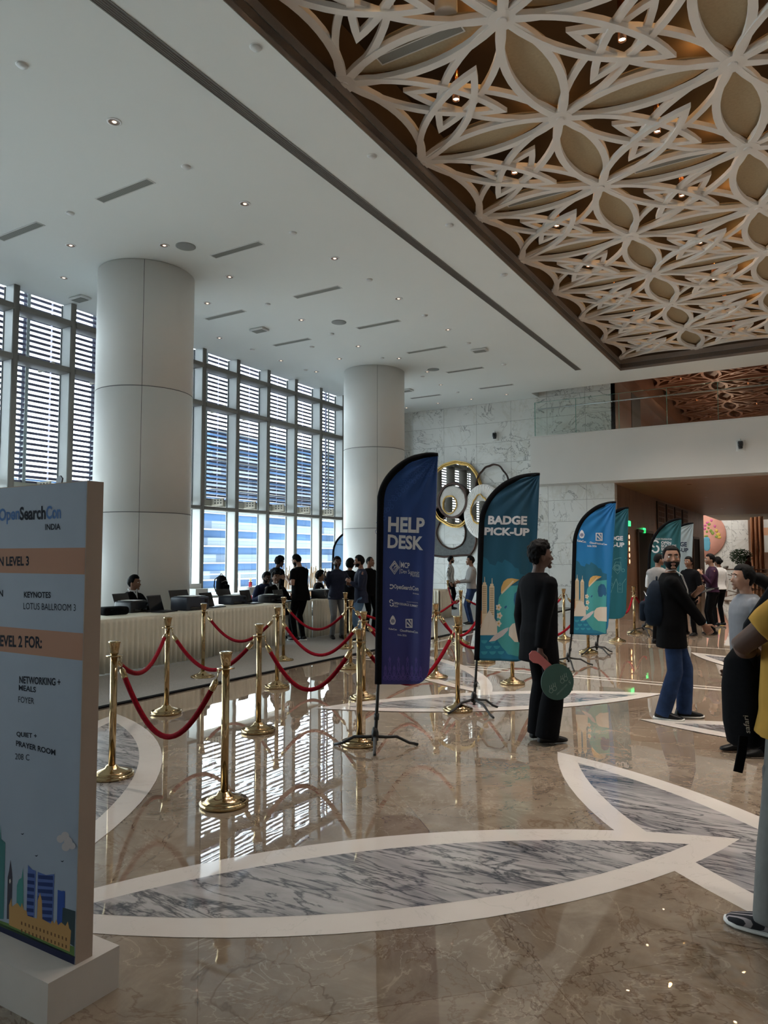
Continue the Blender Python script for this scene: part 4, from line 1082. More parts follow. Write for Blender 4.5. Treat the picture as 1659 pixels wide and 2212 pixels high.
    class Printer:
        def __init__(p, f, name, mats): p.f, p.mb, p.name, p.mats = f, MB(), name, mats
        def s(p, off=.0035): return lambda u, z: p.f.surf(u, z, off)
        def uv(p, x, y): return p.f.pl.uv(x, y)
        def text(p, s, a, b, c, bold=0.0, m=0, off=.0035):
            mb = MB(); letter(mb, s, p.s(off), p.uv(*a), p.uv(*b), p.uv(*c), bold, 1.0, m); kid_at_world(mb.build('lettering', p.mats, None, fix=False), p.f.t); return p
        def done(p):
            if not p.mb.v: return None
            o = p.mb.build(p.name, p.mats, None, fix=False); kid_at_world(o, p.f.t); return o

def cloth(name, top, bot, z0, z1, thin=0.0):
    """printed polyester: one hue running into another up the flag"""
    m = mat(name, top, .62, 0, .35, sheen=.15); t = NT(m); g = t.n('ShaderNodeNewGeometry'); sp = t.n('ShaderNodeSeparateXYZ'); t.l(g.outputs['Position'], sp.inputs[0])
    r = t.n('ShaderNodeMapRange'); r.inputs['From Min'].default_value = z0; r.inputs['From Max'].default_value = z1; t.l(sp.outputs['Z'], r.inputs['Value'])
    t.l(t.ramp(r.outputs['Result'], [(0, bot), (1, top)]), t.b.inputs['Base Color'])
    t.bump(t.noise(t.coord((1, 1, .35)), 9, 3), .25, .02)
    if thin:
        tr = t.n('ShaderNodeBsdfTranslucent'); tr.inputs['Color'].default_value = top; mx = t.n('ShaderNodeMixShader'); mx.inputs[0].default_value = thin
        t.l(t.b.outputs[0], mx.inputs[1]); t.l(tr.outputs[0], mx.inputs[2]); t.l(mx.outputs[0], t.t.nodes['Material Output'].inputs[0])
    return m

F1 = Flag('feather_flag', 'tall dark blue feather flag with white HELP DESK lettering', (810, 1618), -6, ((817, 1478), (822, 1085), (946, 981), (925, 1478)),
          cloth('royal_blue_polyester', (.010, .052, .20, 1), (.034, .030, .165, 1), .5, 2.3), ((722, 1611), (903, 1611), (809, 1634)), seed=1.0)
p = F1.print_('lettering', [INK])
p.text('HELP', (838, 1149), (917, 1152), (839, 1116), .035).text('DESK', (837, 1184), (914, 1189), (838, 1154), .035)
p.text('MCP', (866, 1226), (885, 1228), (866, 1214), .02).text('Dev Summit', (866, 1238), (906, 1242), (866, 1229)).text('Mumbai', (887, 1245), (906, 1247), (887, 1239))
p.text('OpenSearchCon', (851, 1274), (904, 1279), (851, 1262), .015).text('INDIA', (892, 1283), (905, 1285), (892, 1280))
p.text('OPEN SOURCE SUMMIT', (850, 1305), (903, 1312), (850, 1300), .02).text('INDIA', (850, 1311), (860, 1312), (850, 1307)).text('THE LINUX FOUNDATION', (878, 1301), (903, 1303), (878, 1299))
p.text('KubeCon', (840, 1360), (857, 1362), (840, 1356), .02).text('CloudNativeCon', (864, 1364), (903, 1368), (864, 1359), .02).text('India 2026', (859, 1373), (878, 1375), (859, 1369))
p.done()
def logos(fl, mapping, m=INK, which=('diamond', 'swirl', 'knot', 'wheel', 'square')):
    """little event emblems, drawn in photo-sized units through mapping(x, y) -> surface coordinates"""
    p = fl.print_('emblem', [m]); sf = p.s(); Q = lambda x, y: mapping(x, y)
    def st(pts, w):
        a = [Q(*k) for k in pts]; ww = abs(Q(pts[0][0] + w, pts[0][1])[0] - a[0][0]); stroke(p.mb, a, ww, sf)
    C = lambda cx, cy, r, n=20, a0=0, a1=6.2832: [(cx + r * math.cos(a0 + (a1 - a0) * i / n), cy + r * math.sin(a0 + (a1 - a0) * i / n)) for i in range(n + 1)]
    if 'diamond' in which:
        for k in (10, 7.2): st([(852, 1226 - k * 1.45), (852 + k, 1226), (852, 1226 + k * 1.45), (852 - k, 1226), (852, 1226 - k * 1.45)], 1.5)
        st([(849, 1222), (853, 1218), (856, 1222), (850, 1229)], 1.0); st([(851, 1225), (855, 1222), (857, 1226), (852, 1232), (853, 1234)], 1.0); st([(864, 1211), (863.5, 1240)], .8)
    if 'swirl' in which:
        st(C(846, 1267, 3.6, 10, -2.6, .6), 2.2); st(C(845, 1268, 3.4, 10, .4, 2.6), 2.2); poly(p.mb, [Q(*k) for k in C(843.5, 1263.5, 1.6, 10)[:-1]], sf)
    if 'knot' in which:
        st(C(845, 1299, 3.3, 14, 0, -4.4), 1.9); st(C(846, 1306, 3.3, 14, 3.14, -1.3), 1.9)
    if 'wheel' in which:
        o = [(848.5, 1329), (852, 1333), (855, 1341), (853, 1348), (849, 1350), (844, 1348), (842, 1341), (845, 1333)]
        poly(p.mb, [Q(*k) for k in o], sf)
    if 'square' in which:
        for x0, y0, x1, y1 in ((876, 1337, 891, 1339.2), (876, 1354, 891, 1356.2), (876, 1337, 878.2, 1356), (888.8, 1337, 891, 1356)): poly(p.mb, [Q(x0, y0), Q(x1, y0), Q(x1, y1), Q(x0, y1)], sf)
        poly(p.mb, [Q(879.5, 1343), Q(888, 1352), Q(888, 1355), Q(885, 1353), Q(879, 1347)], sf); poly(p.mb, [Q(881, 1339), Q(885, 1339), Q(888, 1346), Q(888, 1350)], sf)
    p.done()
    if 'wheel' in which:
        q = fl.print_('emblem_wheel', [mat('emblem_navy', (.02, .03, .14, 1), .6)]); sq = q.s(.0045)
        c = Q(848.5, 1341.5); r = abs(Q(852.2, 1341)[0] - c[0]); ringp(q.mb, c, r, r, r * .25, sq, 14)
        for k in range(7): a = k * 6.2832 / 7; stroke(q.mb, [c, (c[0] + r * 1.35 * math.cos(a), c[1] + r * 1.35 * math.sin(a))], r * .2, sq)
        q.done()
logos(F1, lambda x, y: F1.pl.uv(x, y))
# scrollwork border printed at the foot and the head of the blue flag
p = F1.print_('scroll_border', [mat('violet_print', (.075, .055, .27, 1), .7)]); sf = p.s(.0030)
random.seed(2)
for k in range(9):
    u = F1.bl.x + .06 + k * (F1.br.x - F1.bl.x - .1) / 8.6; z = F1.bl.y + .035; h = .10 + .07 * (k % 2)
    for sg in (1, -1):
        pts = [(u + sg * .022 * math.sin(a) * (1 - a / 7), z + h * a / 6.3 + .012 * math.cos(a * 1.3)) for a in [i * .42 for i in range(16)]]; stroke(p.mb, pts, .006, sf)
    ringp(p.mb, (u, z + .02), .022, .022, .006, sf, 14); ringp(p.mb, (u, z + h * .55), .014, .018, .005, sf, 12)
    poly(p.mb, [(u, z + h + .03), (u + .012, z + h), (u, z + h - .02), (u - .012, z + h)], sf)
p.done()
p = F1.print_('scroll_border', [mat('blue_print', (.03, .085, .30, 1), .7)]); sf = p.s(.0030)
for k in range(16):
    u = F1.tip.x - .03 - .032 * k; z = F1.tip.y - .10 - .0022 * k * k - .012 * (k % 2)
    ringp(p.mb, (u, z), .013, .016, .004, sf, 12); ringp(p.mb, (u - .01, z - .05 - .008 * (k % 3)), .015, .019, .004, sf, 12); stroke(p.mb, [(u - .016, z + .026), (u + .016, z + .027)], .005, sf)
p.done()

F2 = Flag('feather_flag', 'teal blue feather flag with white BADGE PICK-UP lettering, behind the suited man', (1024, 1531), -6, ((1030, 1426), (1040, 1135), (1166, 1024), (1146, 1428)),
          cloth('teal_polyester', (.004, .052, .098, 1), (.004, .085, .135, 1), .6, 2.2), ((968, 1544), (1075, 1530), (1066, 1553)), seed=2.2)
p = F2.print_('lettering', [INK])
p.text('BADGE', (1054, 1133), (1138, 1134), (1055, 1114), .045).text('PICK-UP', (1046, 1156), (1143, 1158), (1047, 1139), .045).done()
ART = {'gold': (.55, .33, .10, 1), 'sand': (.62, .50, .34, 1), 'cream': (.62, .55, .46, 1), 'turq': (.05, .30, .30, 1), 'deep': (.01, .09, .20, 1), 'aqua': (.03, .27, .36, 1), 'blue': (.008, .16, .27, 1), 'brick': (.33, .12, .05, 1), 'tusk': (.50, .47, .47, 1), 'shade': (.28, .20, .10, 1), 'haze': (.004, .10, .17, 1)}
for k in ART: ART[k] = mat('print_' + k, ART[k], .7)
def city(fl, mp, clip):
    """cloud line, twin towers, cable bridge, elephant with a gold cap and a tusk, waves"""
    def sheet(nm, key, off, polys):
        p = fl.print_(nm, [ART[key]]); sf = p.s(off)
        for q in polys:
            poly(p.mb, [mp(*k) for k in q], sf)
            if nm in ('flower_print', 'cap_print'): p.done(); p = fl.print_(nm, [ART[key]])
        return p.done()
    X1 = clip
    sheet('cloud_print', 'haze', 0.0026, [[(1037, 1426), (1037, 1208), (1045, 1203), (1053, 1208), (1058, 1218), (1070, 1222), (1075, 1212), (1085, 1216), (1090, 1208), (1097, 1212), (1106, 1218), (1112, 1226), (1120, 1228), (1124, 1240), (X1, 1244), (X1, 1426)]])
    sheet('sea_print', 'blue', 0.0030, [[(1030, 1422), (1031, 1370), (X1, 1372), (X1 - 3, 1424)]])
    wv = []
    for i in range(3):
        for k in range(5): wv.append([(1046 + k * 18 + 9 * (i % 2) + 7 * math.cos(a), 1383 + i * 12 + 7 * math.sin(a)) for a in [math.pi * j / 8 for j in range(9)]])
    sheet('wave_print', 'aqua', 0.0035, wv)
    sheet('building_print', 'brick', 0.0033, [[(1029, 1371), (1031, 1314), (1033, 1308), (1036, 1314), (1043, 1322), (1044, 1371)]])
    tw = []
    for x, t in ((1041, 1258), (1057, 1261)):
        tw += [[(x, 1372), (x, t + 6), (x + 2, t + 4), (x + 2, t), (x + 9, t), (x + 9, t + 4), (x + 11, t + 6), (x + 11, 1372)], [(x + 5, t), (x + 5.4, t - 12), (x + 6.4, t - 12), (x + 6.8, t)]]
    for q in range(2): sheet('tower_print', 'sand', 0.0035, tw[2 * q:2 * q + 2])
    for x, t in ((1041, 1258), (1057, 1261)): sheet('tower_window_print', 'shade', 0.0040, [[(x + 1.5, t + 9 + 4 * k), (x + 9.5, t + 9 + 4 * k), (x + 9.5, t + 10.6 + 4 * k), (x + 1.5, t + 10.6 + 4 * k)] for k in range(15)])
    br = []
    for k in range(16):
        f = -1 + 2 * k / 15; br.append([(1056.6, 1318), (1057.6, 1318), (1058 + f * 27 + 1, 1366), (1058 + f * 27 - .6, 1366)])
    sheet('bridge_print', 'cream', 0.0042, br + [[(1031, 1366), (1086, 1366), (1086, 1372), (1031, 1372)], [(1036, 1366), (1046, 1340), (1057, 1318), (1068, 1340), (1080, 1366)]])
    el = [(1074, 1365), (1073, 1320), (1078, 1290), (1086, 1276), (1098, 1266), (X1, 1262), (X1 - 3, 1424), (1098, 1412), (1084, 1398), (1075, 1384)]
    sheet('elephant_print', 'turq', 0.0044, [el])
    sheet('eye_print', 'deep', 0.0049, [[(1089, 1313), (1091, 1309), (1095, 1308), (1095, 1311), (1092, 1315)]])
    fl_ = []
    for cx, cy in ((1077, 1312), (1079, 1330), (1077, 1347)): fl_.append([(cx + 5.5 * (1 + .2 * math.cos(5 * a)) * math.cos(a), cy + 6.5 * (1 + .2 * math.cos(5 * a)) * math.sin(a)) for a in [6.2832 * i / 24 for i in range(24)]])
    sheet('flower_print', 'cream', 0.0047, fl_)
    sheet('flower_print', 'gold', 0.0051, [[(c[0] + 2 * math.cos(a), c[1] + 2.4 * math.sin(a)) for a in [6.2832 * i / 10 for i in range(10)]] for c in ((1077, 1312), (1079, 1330), (1077, 1347))])
    sheet('cap_print', 'gold', 0.0049, [[(1082, 1281), (1083, 1268), (1088, 1256), (1096, 1250), (1106, 1249), (min(X1, 1122), 1252), (1107, 1262), (1094, 1274)]])
    sheet('cap_print', 'sand', 0.0052, [[(1083, 1280), (1095, 1268), (1108, 1254), (1111, 1255), (1097, 1271), (1084, 1284)]])
    sheet('tusk_print', 'tusk', 0.0053, [[(1056, 1386), (1066, 1374), (1080, 1364), (1092, 1357), (1099, 1355), (1097, 1362), (1086, 1374), (1070, 1384)]])
    if X1 > 1105: sheet('drape_print', 'cream', 0.0050, [[(1099, 1372), (1100, 1356), (1107, 1347), (1118, 1344), (X1, 1344), (X1, 1388), (1112, 1386)]])
    if X1 > 1125: sheet('ear_print', 'deep', 0.0049, [[(1113, 1312), (1110, 1296), (1112, 1282), (1120, 1274), (1130, 1276), (1136, 1288), (1137, 1304), (1133, 1312), (1128, 1306), (1122, 1314)]])
city(F2, lambda x, y: F2.pl.uv(x, y), 1146)

F3 = Flag('feather_flag', 'bright blue feather flag with two white emblems over a city picture', (1228, 1436), -10, ((1235, 1370), (1241, 1180), (1331, 1085), (1311, 1373)),
          cloth('bright_blue_polyester', (.004, .135, .36, 1), (.006, .17, .36, 1), .6, 2.2), ((1181, 1440), (1281, 1438), (1240, 1450)), seed=3.0)
p = F3.print_('lettering', [INK])
p.text('KubeCon', (1247, 1170), (1266, 1173), (1247, 1165), .03).text('CloudNativeCon', (1274, 1174), (1311, 1178), (1274, 1170), .03).text('India 2026', (1269, 1181), (1289, 1182), (1269, 1177), .02).done()
m3 = lambda x, y: F3.pl.uv(1257 + (x - 848.5) * .95 if x < 862 else 1294 + (x - 883.5) * .93, 1155 + (y - 1341) * .9 if x < 862 else 1159.5 + (y - 1346.5) * .9)
logos(F3, m3, which=('wheel', 'square'))
city(F3, lambda x, y: F3.pl.uv(1235 + (x - 1030) * .70, 1242 + (y - 1247) * .714), 1138)

F4 = Flag('feather_flag', 'teal feather flag with a patterned elephant, partly hidden behind the bright blue flag', (1289, 1409), -10, ((1296, 1336), (1296, 1170), (1358, 1097), (1351, 1337)),
          cloth('deep_teal_polyester', (.006, .088, .118, 1), (.005, .115, .15, 1), .6, 2.2), ((1256, 1416), (1323, 1410), (1318, 1418)), seed=4.1)
p = F4.print_('lettering', [INK])
p.text('BADGE', (1302, 1167), (1346, 1168), (1302, 1157), .045).text('PICK-UP', (1297, 1181), (1349, 1182), (1297, 1171), .045).done()
p = F4.print_('elephant_outline', [mat('pale_teal_print', (.10, .26, .28, 1), .7)]); sf = p.s(.0032); U = F4.pl.uv
def st(pts, w=1.1):
    a = [U(*k) for k in pts]; stroke(p.mb, a, abs(U(pts[0][0] + w, pts[0][1])[0] - a[0][0]), sf)
st([(1316, 1231), (1320, 1218), (1328, 1208), (1338, 1205), (1352, 1206)]); st([(1316, 1231), (1322, 1245), (1318, 1262), (1314, 1276), (1320, 1280), (1325, 1266), (1331, 1250)])
st([(1331, 1250), (1334, 1262), (1334, 1279), (1344, 1280), (1345, 1260), (1352, 1250)]); st([(1324, 1228), (1330, 1214), (1340, 1214), (1342, 1228), (1334, 1240), (1324, 1228)])
for c, r in (((1333, 1226), 7), ((1333, 1226), 4), ((1346, 1232), 4), ((1339, 1262), 3), ((1322, 1262), 2.6), ((1339, 1272), 2.4)):
    cc = U(*c); rr = abs(U(c[0] + r, c[1])[0] - cc[0]); ringp(p.mb, cc, rr, rr, rr * .25, sf, 12)
p.done()
F5 = Flag('feather_flag', 'dark teal feather flag with a round white S emblem, behind the bearded man', (1390, 1366), -12, ((1397, 1334), (1403, 1205), (1472, 1121), (1462, 1336)),
          cloth('summit_teal_polyester', (.006, .075, .088, 1), (.006, .10, .115, 1), .6, 2.2), ((1357, 1370), (1419, 1370), (1403, 1375)), seed=5.0)
p = F5.print_('lettering', [INK])
p.text('THE LINUX FOUNDATION', (1408, 1166), (1451, 1167), (1408, 1162), .01).text('OPEN', (1428, 1175), (1450, 1176), (1428, 1169), .03).text('SOURCE', (1428, 1182), (1461, 1183), (1428, 1176), .03).text('SUMMIT', (1428, 1189), (1462, 1190), (1428, 1183), .03).text('INDIA', (1428, 1194), (1438, 1194.5), (1428, 1192), .01).done()
p = F5.print_('emblem', [INK]); sf = p.s()
U = F5.pl.uv; w_ = abs(U(1419, 1180)[0] - U(1415.4, 1180)[0])
stroke(p.mb, [U(1415.5 + 7 * math.cos(a), 1175 + 7 * math.sin(a)) for a in [-.3 - i * .28 for i in range(16)]], w_, sf); stroke(p.mb, [U(1416.0 + 7 * math.cos(a), 1186 + 7 * math.sin(a)) for a in [2.84 - i * .28 for i in range(16)]], w_, sf)
p.done()
g6 = G(1424, 1352)
F6 = Flag('feather_flag', 'pale grey feather flag showing behind the dark teal summit flag', None, -12, ((1430, 1318), (1436, 1200), (1498, 1130), (1490, 1320)),
          cloth('pale_grey_polyester', (.30, .36, .38, 1), (.30, .35, .37, 1), .6, 2.2), ((1445, 1352), (1400, 1353)), seed=6.0, base=g6)
p = F6.print_('lettering', [mat('navy_print', (.012, .02, .045, 1), .7)])
p.text('BADGE', (1446, 1180), (1484, 1181), (1446, 1170), .04).text('PICK-UP', (1442, 1192), (1487, 1193), (1442, 1183), .04).done()
g7 = Vector((-12.05, 17.25, 0)); 
F7 = Flag('feather_flag', 'light blue feather flag at the windows, half hidden by the farther column', None, -4, ((717, 1262), (720, 1195), (768, 1146), (762, 1262)),
          cloth('sky_blue_polyester', (.36, .52, .70, 1), (.34, .50, .68, 1), .6, 2.2, .5), ((700, 1292), (735, 1292)), seed=7.0, base=g7)
p = F7.print_('lettering', [mat('steel_print', (.06, .12, .2, 1), .7)])
p.text('OpenSearchCon', (724, 1178), (756, 1179), (724, 1174), .02).done()
# ------------------------------------------------------------------ white information board on its plinth
ph = G(258, 2042, .152); pf = G(104, 2125, .152)      # plinth top corners, far and near, of the visible end
q0 = G(163, 2085, .152); q1 = G(200, 2068, .152); q2 = G(0, 2012, .152)
d = (q0 - q2); d.z = 0; d.normalize()                  # runs along the face towards its right hand edge
nrm = Vector((d.y, -d.x, 0))                           # face normal towards the viewer
if nrm.dot(-Vector((q0.x, q0.y, 0))) < 0: nrm = -nrm
th = max(.07, (q1 - q0).dot(-nrm))
SG = Plane((q0.x, q0.y), d); SG.n = nrm
ztop = SG.uv(201, 1037)[1]
t = thing('information_board', 'tall pale information board with peach bands and a city picture on a white plinth', 'sign', (q0.x, q0.y, 0))
W_ = 1.25; PB = .152
m = MB(); m.prism([(-W_, PB), (0, PB), (0, ztop), (-W_, ztop)], lambda a, b, t_: SG.at(a, b, -t_), 0, th); kid_at_world(m.build('panel', soft('board_edge_paint', (.36, .275, .225, 1), .8, .03)), t)
fcol = (.255, .295, .365, 1)
def sheetb(nm, col, polys, off):
    m = MB()
    for p in polys: m.add([SG.at(u, z, off) for u, z in p], [tuple(range(len(p)))])
    mm = col if not isinstance(col, tuple) else mat(nm + '_ink', col, .8, 0, .1); kid_at_world(m.build(nm, mm, None, fix=False), t)
U = SG.uv
sheetb('face_sheet', soft('pale_blue_sheet', fcol, .7, .03), [[(-W_, PB + .002), (-.004, PB + .002), (-.004, ztop - .003), (-W_, ztop - .003)]], .00030)
def vband(y0, y1):
    z0, z1 = U(188, y1)[1], U(190, y0)[1]; return [(-W_, z0), (-.004, z0), (-.004, z1), (-W_, z1)]
for y0, y1 in ((1183, 1241), (1369, 1428)): sheetb('peach_band', (.42, .225, .150, 1), [vband(y0, y1)], .00050)
def btext(s, a, b, c, bold=.0, col=None, width=None):
    mb = MB(); letter(mb, s, lambda u, z: SG.at(u, z, .00093), U(*a), U(*b), U(*c), bold); kid_at_world(mb.build('lettering', col or BK, None, fix=False), t)
BK = mat('dark_print', (.010, .012, .022, 1), .8, 0, .08); BL = mat('blue_print_board', (.075, .16, .36, 1), .8, 0, .1)
btext('Open', (-2, 1134), (43, 1130), (-2, 1099), .03, BL); btext('Search', (43, 1124), (99, 1122), (43, 1095), .03); btext('Con', (100, 1122), (132, 1120), (100, 1093), .03, BL)
btext('INDIA', (98, 1145), (131, 1144), (98, 1132), .02); btext('ON LEVEL 3', (-14, 1223), (63, 1222), (-14, 1203), .03)
btext('KEYNOTES', (52, 1291), (110, 1292), (52, 1278), .025); btext('LOTUS BALLROOM 3', (51, 1316), (164, 1320), (51, 1302)); btext('REGISTRATION', (-75, 1290), (7, 1289), (-75, 1276), .025)
btext('GO TO LEVEL 2 FOR:', (-64, 1393), (91, 1401), (-64, 1369), .03)
btext('NETWORKING +', (42, 1476), (131, 1482), (42, 1460), .025); btext('MEALS', (41, 1491), (78, 1496), (41, 1479), .025); btext('FOYER', (40, 1517), (74, 1521), (40, 1504))
btext('QUIET +', (36, 1592), (80, 1597), (36, 1580), .025); btext('PRAYER ROOM', (35, 1611), (120, 1632), (35, 1599), .025); btext('208 C', (33, 1640), (64, 1643), (33, 1627))
def bp(*pts): return [U(*p) for p in pts]
sheetb('ground_strip', (.018, .02, .05, 1), [bp((-40, 1976), (162, 2066), (160, 2088), (-40, 2000))], .00075)
sheetb('lawn_print', (.10, .17, .05, 1), [bp((0, 1988), (161, 2045), (161, 2068), (0, 2000))], .00075)
sheetb('tower_print', (.05, .16, .16, 1), [bp((-30, 1985), (-30, 1830), (0, 1812), (2, 1780), (3, 1812), (12, 1820), (8, 1985))], .00081)
sheetb('clock_tower_print', (.05, .045, .06, 1), [bp((15, 1985), (17, 1895), (20, 1880), (23, 1857), (26, 1880), (27, 1895), (25, 1985))], .00081)
sheetb('clock_print', (.5, .48, .42, 1), [bp((20.5, 1900), (23, 1898), (24, 1904), (22, 1909), (20.5, 1906))], .00100)
sheetb('round_tower_print', (.06, .22, .21, 1), [bp((35, 1990), (37, 1912), (41, 1900), (47, 1896), (50, 1875), (51, 1897), (51, 1990))], .00081)
sheetb('twin_block_print', (.075, .12, .32, 1), [bp((57, 1990), (61, 1868), (70, 1878), (78, 1881), (74, 1995)), bp((79, 2000), (82, 1883), (100, 1890), (118, 1888), (114, 2010))], .00087)
fl_ = []
for k in range(7):
    y = 1884 + k * 15; fl_ += [bp((60 - k * .4, y + 2), (75 - k * .4, y + 4), (75 - k * .4, y + 12), (60 - k * .4, y + 10)), bp((83 - k * .3, y + 6), (115 - k * .4, y + 8), (115 - k * .4, y + 17), (83 - k * .3, y + 14))]
sheetb('block_window_pattern', (.018, .035, .13, 1), fl_, .00093)
sheetb('narrow_block_print', (.03, .07, .28, 1), [bp((123, 2012), (125, 1922), (135, 1925), (136, 1924), (141, 1925), (139, 2020))], .00087)
sheetb('dark_block_print', (.035, .055, .065, 1), [bp((133, 2025), (136, 1960), (163, 1968), (161, 2045))], .00093)
ol = [(20, 1998), (20, 1955), (25, 1940), (27, 1958), (31, 1955), (38, 1950), (45, 1960), (48, 1950), (52, 1965), (58, 1967), (60, 1978), (80, 1984), (82, 1945), (87, 1928), (91, 1945), (92, 1985), (110, 1995), (113, 1988), (118, 1995), (122, 1985), (126, 1998), (133, 1992), (142, 2000), (147, 1990), (150, 2005), (154, 2010), (151, 2056)]
sheetb('palace_print', (.42, .24, .09, 1), [bp(*ol)], .00106)
wn = []
for k in range(13):
    x = 46 + k * 8; y = 1990 + (x - 46) * .36
    for r_ in (0, 16): wn.append(bp((x, y + r_), (x + 3, y + r_ + 1), (x + 3, y + r_ + 8), (x, y + r_ + 7)))
sheetb('palace_window_pattern', (.14, .07, .03, 1), wn, .00112)
cl = []
for cx_, cy_, r_ in ((141, 1806, 9), (131, 1812, 8), (148, 1817, 9), (143, 1829, 9), (157, 1827, 7)): cl.append([U(cx_ + r_ * math.cos(a), cy_ + r_ * 1.05 * math.sin(a)) for a in [6.2832 * i / 16 for i in range(16)]])
for i, c in enumerate(cl): sheetb('cloud_print', mat('cloud_ink', (.42, .37, .37, 1), .75), [c], .00075 + .00030 * i)
for x, y in ((49, 1801), (79, 1848), (135, 1860)): sheetb('bird_print', BK, [bp((x - 4, y - 1), (x, y), (x + 4, y - 2), (x + 1, y + 2), (x - 1, y + 2))], .00075)
# plinth
e = (ph - pf); e.z = 0; ln = e.length; e.normalize(); back = ph
m = MB(); vs = []
for z in (0, PB):
    a = Vector((pf.x, pf.y, z)); b = Vector((ph.x, ph.y, z)); vs += [a, b, b - d * 1.7, a - d * 1.7]
m.add(vs, [(0, 3, 2, 1), (4, 5, 6, 7), (0, 1, 5, 4), (1, 2, 6, 5), (2, 3, 7, 6), (3, 0, 4, 7)]); kid_at_world(m.build('plinth', soft('white_plinth_paint', (.52, .47, .43, 1), .8, .04)), t)

# ------------------------------------------------------------------ registration tables under pleated skirts
def table(label, x0, x1, y0, y1, ends=(0, 1), zt=.75):
    t = thing('registration_table', label, 'table', ((x0 + x1) / 2, (y0 + y1) / 2, 0), 0, 'skirted tables')
    m = MB(); m.rbox((x0, y0, zt - .03), (x1, y1, zt), .012, seg=2)
    k = int((y1 - y0) / .06)
    kid_at_world(m.build('table_top', M['cloth_ivory']), t)
    def skirt(P0, P1, nrm):
        L = (Vector(P1) - Vector(P0)).length; n = int(L / .011); vs = []; d_ = (Vector(P1) - Vector(P0)) / n; random.seed(int(L * 100))
        ph_ = 0
        for i in range(n + 1):
            b = Vector(P0) + d_ * i; ph_ += random.uniform(.55, .95)
            for z, a in ((zt - .012, .006), (zt - .06, .014), (zt * .5, .022), (.02, .028)): vs.append(b + Vector(nrm) * (a * math.copysign(abs(math.sin(ph_)) ** .7, math.sin(ph_)) + .012) + Vector((0, 0, z)))
        fs = [(4 * i + s, 4 * i + 4 + s, 4 * i + 5 + s, 4 * i + 1 + s) for i in range(n) for s in range(3)]
        m = MB(); m.add(vs, fs, 0, True); o = m.build('skirt', M['cloth_ivory'], None, fix=False); kid_at_world(o, t)
        so = o.modifiers.new('thickness', 'SOLIDIFY'); so.thickness = .004
    skirt((x1, y0, 0), (x1, y1, 0), (1, 0, 0))
    skirt((x0, y0, 0), (x1, y0, 0), (0, -1, 0)); skirt((x1, y1, 0), (x0, y1, 0), (0, 1, 0))
    for x in (x0 + .06, x1 - .06):
        for y in (y0 + .06, y1 - .06): m = MB(); m.tube([(x, y, .012), (x, y, zt - .03)], .016, 8); kid_at_world(m.build('leg', M['steel']), t)
    return t
table('long ivory skirted table with printers and laptops in front of the big column', -9.10, -8.34, 4.9, 8.55)
table('ivory skirted table in the middle of the row, with laptops', -9.14, -8.38, 8.58, 10.40)
table('ivory skirted table at the end of the row behind the man in black polo', -9.32, -8.60, 11.52, 12.95)
g = G(956, 1274, .75); table('small pale skirted table behind the dark blue help flag', g.x - 1.15, g.x, g.y - .2, g.y + .45)
TZ = .75
def at_table(px, py, z=TZ): return G(px, py, z)
def laptop(label, px, py, rz, w=.34, h=.235, stickers=False, tilt=18):
    g = at_table(px, py); t = thing('laptop', label, 'laptop', (g.x, g.y, TZ), R(rz), 'laptops on the registration tables')
    m = MB(); m.rbox((-w / 2, -h / 2, .002), (w / 2, h / 2, .018), .006, seg=2); m.build('keyboard_deck', M['plastic_black'], t)
    Mx = Matrix.Translation((0, h / 2, .016)) @ Matrix.Rotation(R(-tilt), 4, 'X')
    m = MB(); m.rbox((-w / 2, -.004, 0), (w / 2, .006, h), .004, 0, Mx, 2); m.build('lid', M['plastic_black'], t)
    m = MB(); m.box((-w / 2 + .012, -.0055, .015), (w / 2 - .012, -.0042, h - .015), 0, Mx); m.build('screen', M['screen'], t)
    m = MB(); m.lathe([(.018, 0), (.018, .001), (0, .001)], n=16, M=Mx @ Matrix.Translation((0, .0065, h * .5)) @ Matrix.Rotation(R(-90), 4, 'X')); m.build('round_badge', M['steel'], t)
    if stickers:
        m = MB(); random.seed(4)
        for k in range(7): x, z = random.uniform(-.13, .1), random.uniform(.03, .17); m.box((x, .0062, z), (x + random.uniform(.02, .05), .0068, z + random.uniform(.015, .05)), 0, Mx)
        m.build('sticker_pattern', M['paper'], t)
    return t
def printer(label, px, py, rz, w=.44, dpt=.36, h=.19, open_=True, navy=True):
    g = at_table(px, py); t = thing('printer', label, 'printer', (g.x, g.y, TZ), R(rz), 'printers on the registration tables')
    bm_ = M['plastic_navy'] if navy else M['plastic_black']
    m = MB(); m.rbox((-w / 2, -dpt / 2, 0), (w / 2, dpt / 2, h), .02, seg=2); m.build('body', bm_, t)
    m = MB(); m.rbox((-w / 2 + .03, -dpt / 2 + .05, h - .002), (w / 2 - .03, dpt / 2 - .04, h + .012), .006, seg=2); m.build('scanner_lid', M['plastic_black'], t)
    if open_:
        m = MB(); m.rbox((-w * .42, dpt / 2 - .03, h - .02), (w * .42, dpt / 2 - .018, h + .19), .004, 0, Matrix.Translation((0, -.02, 0)) @ Matrix.Rotation(R(-22), 4, 'X'), 2); m.build('paper_tray', M['plastic_black'], t)
    m = MB(); m.rbox((-w * .36, -dpt / 2 - .012, .02), (w * .36, -dpt / 2 + .01, .06), .004, seg=1); m.build('output_tray', M['screen'], t)
    m = MB(); m.box((-w * .32, -dpt / 2 + .0, h + .01), (w * .1, dpt / 2 - .06, h + .016)); m.build('paper_sheet', M['paper'], t)
    m = MB(); m.box((w * .28, -dpt / 2 - .002, h * .55), (w * .44, -dpt / 2 + .001, h * .85)); m.build('control_panel', M['screen'], t)
    return t
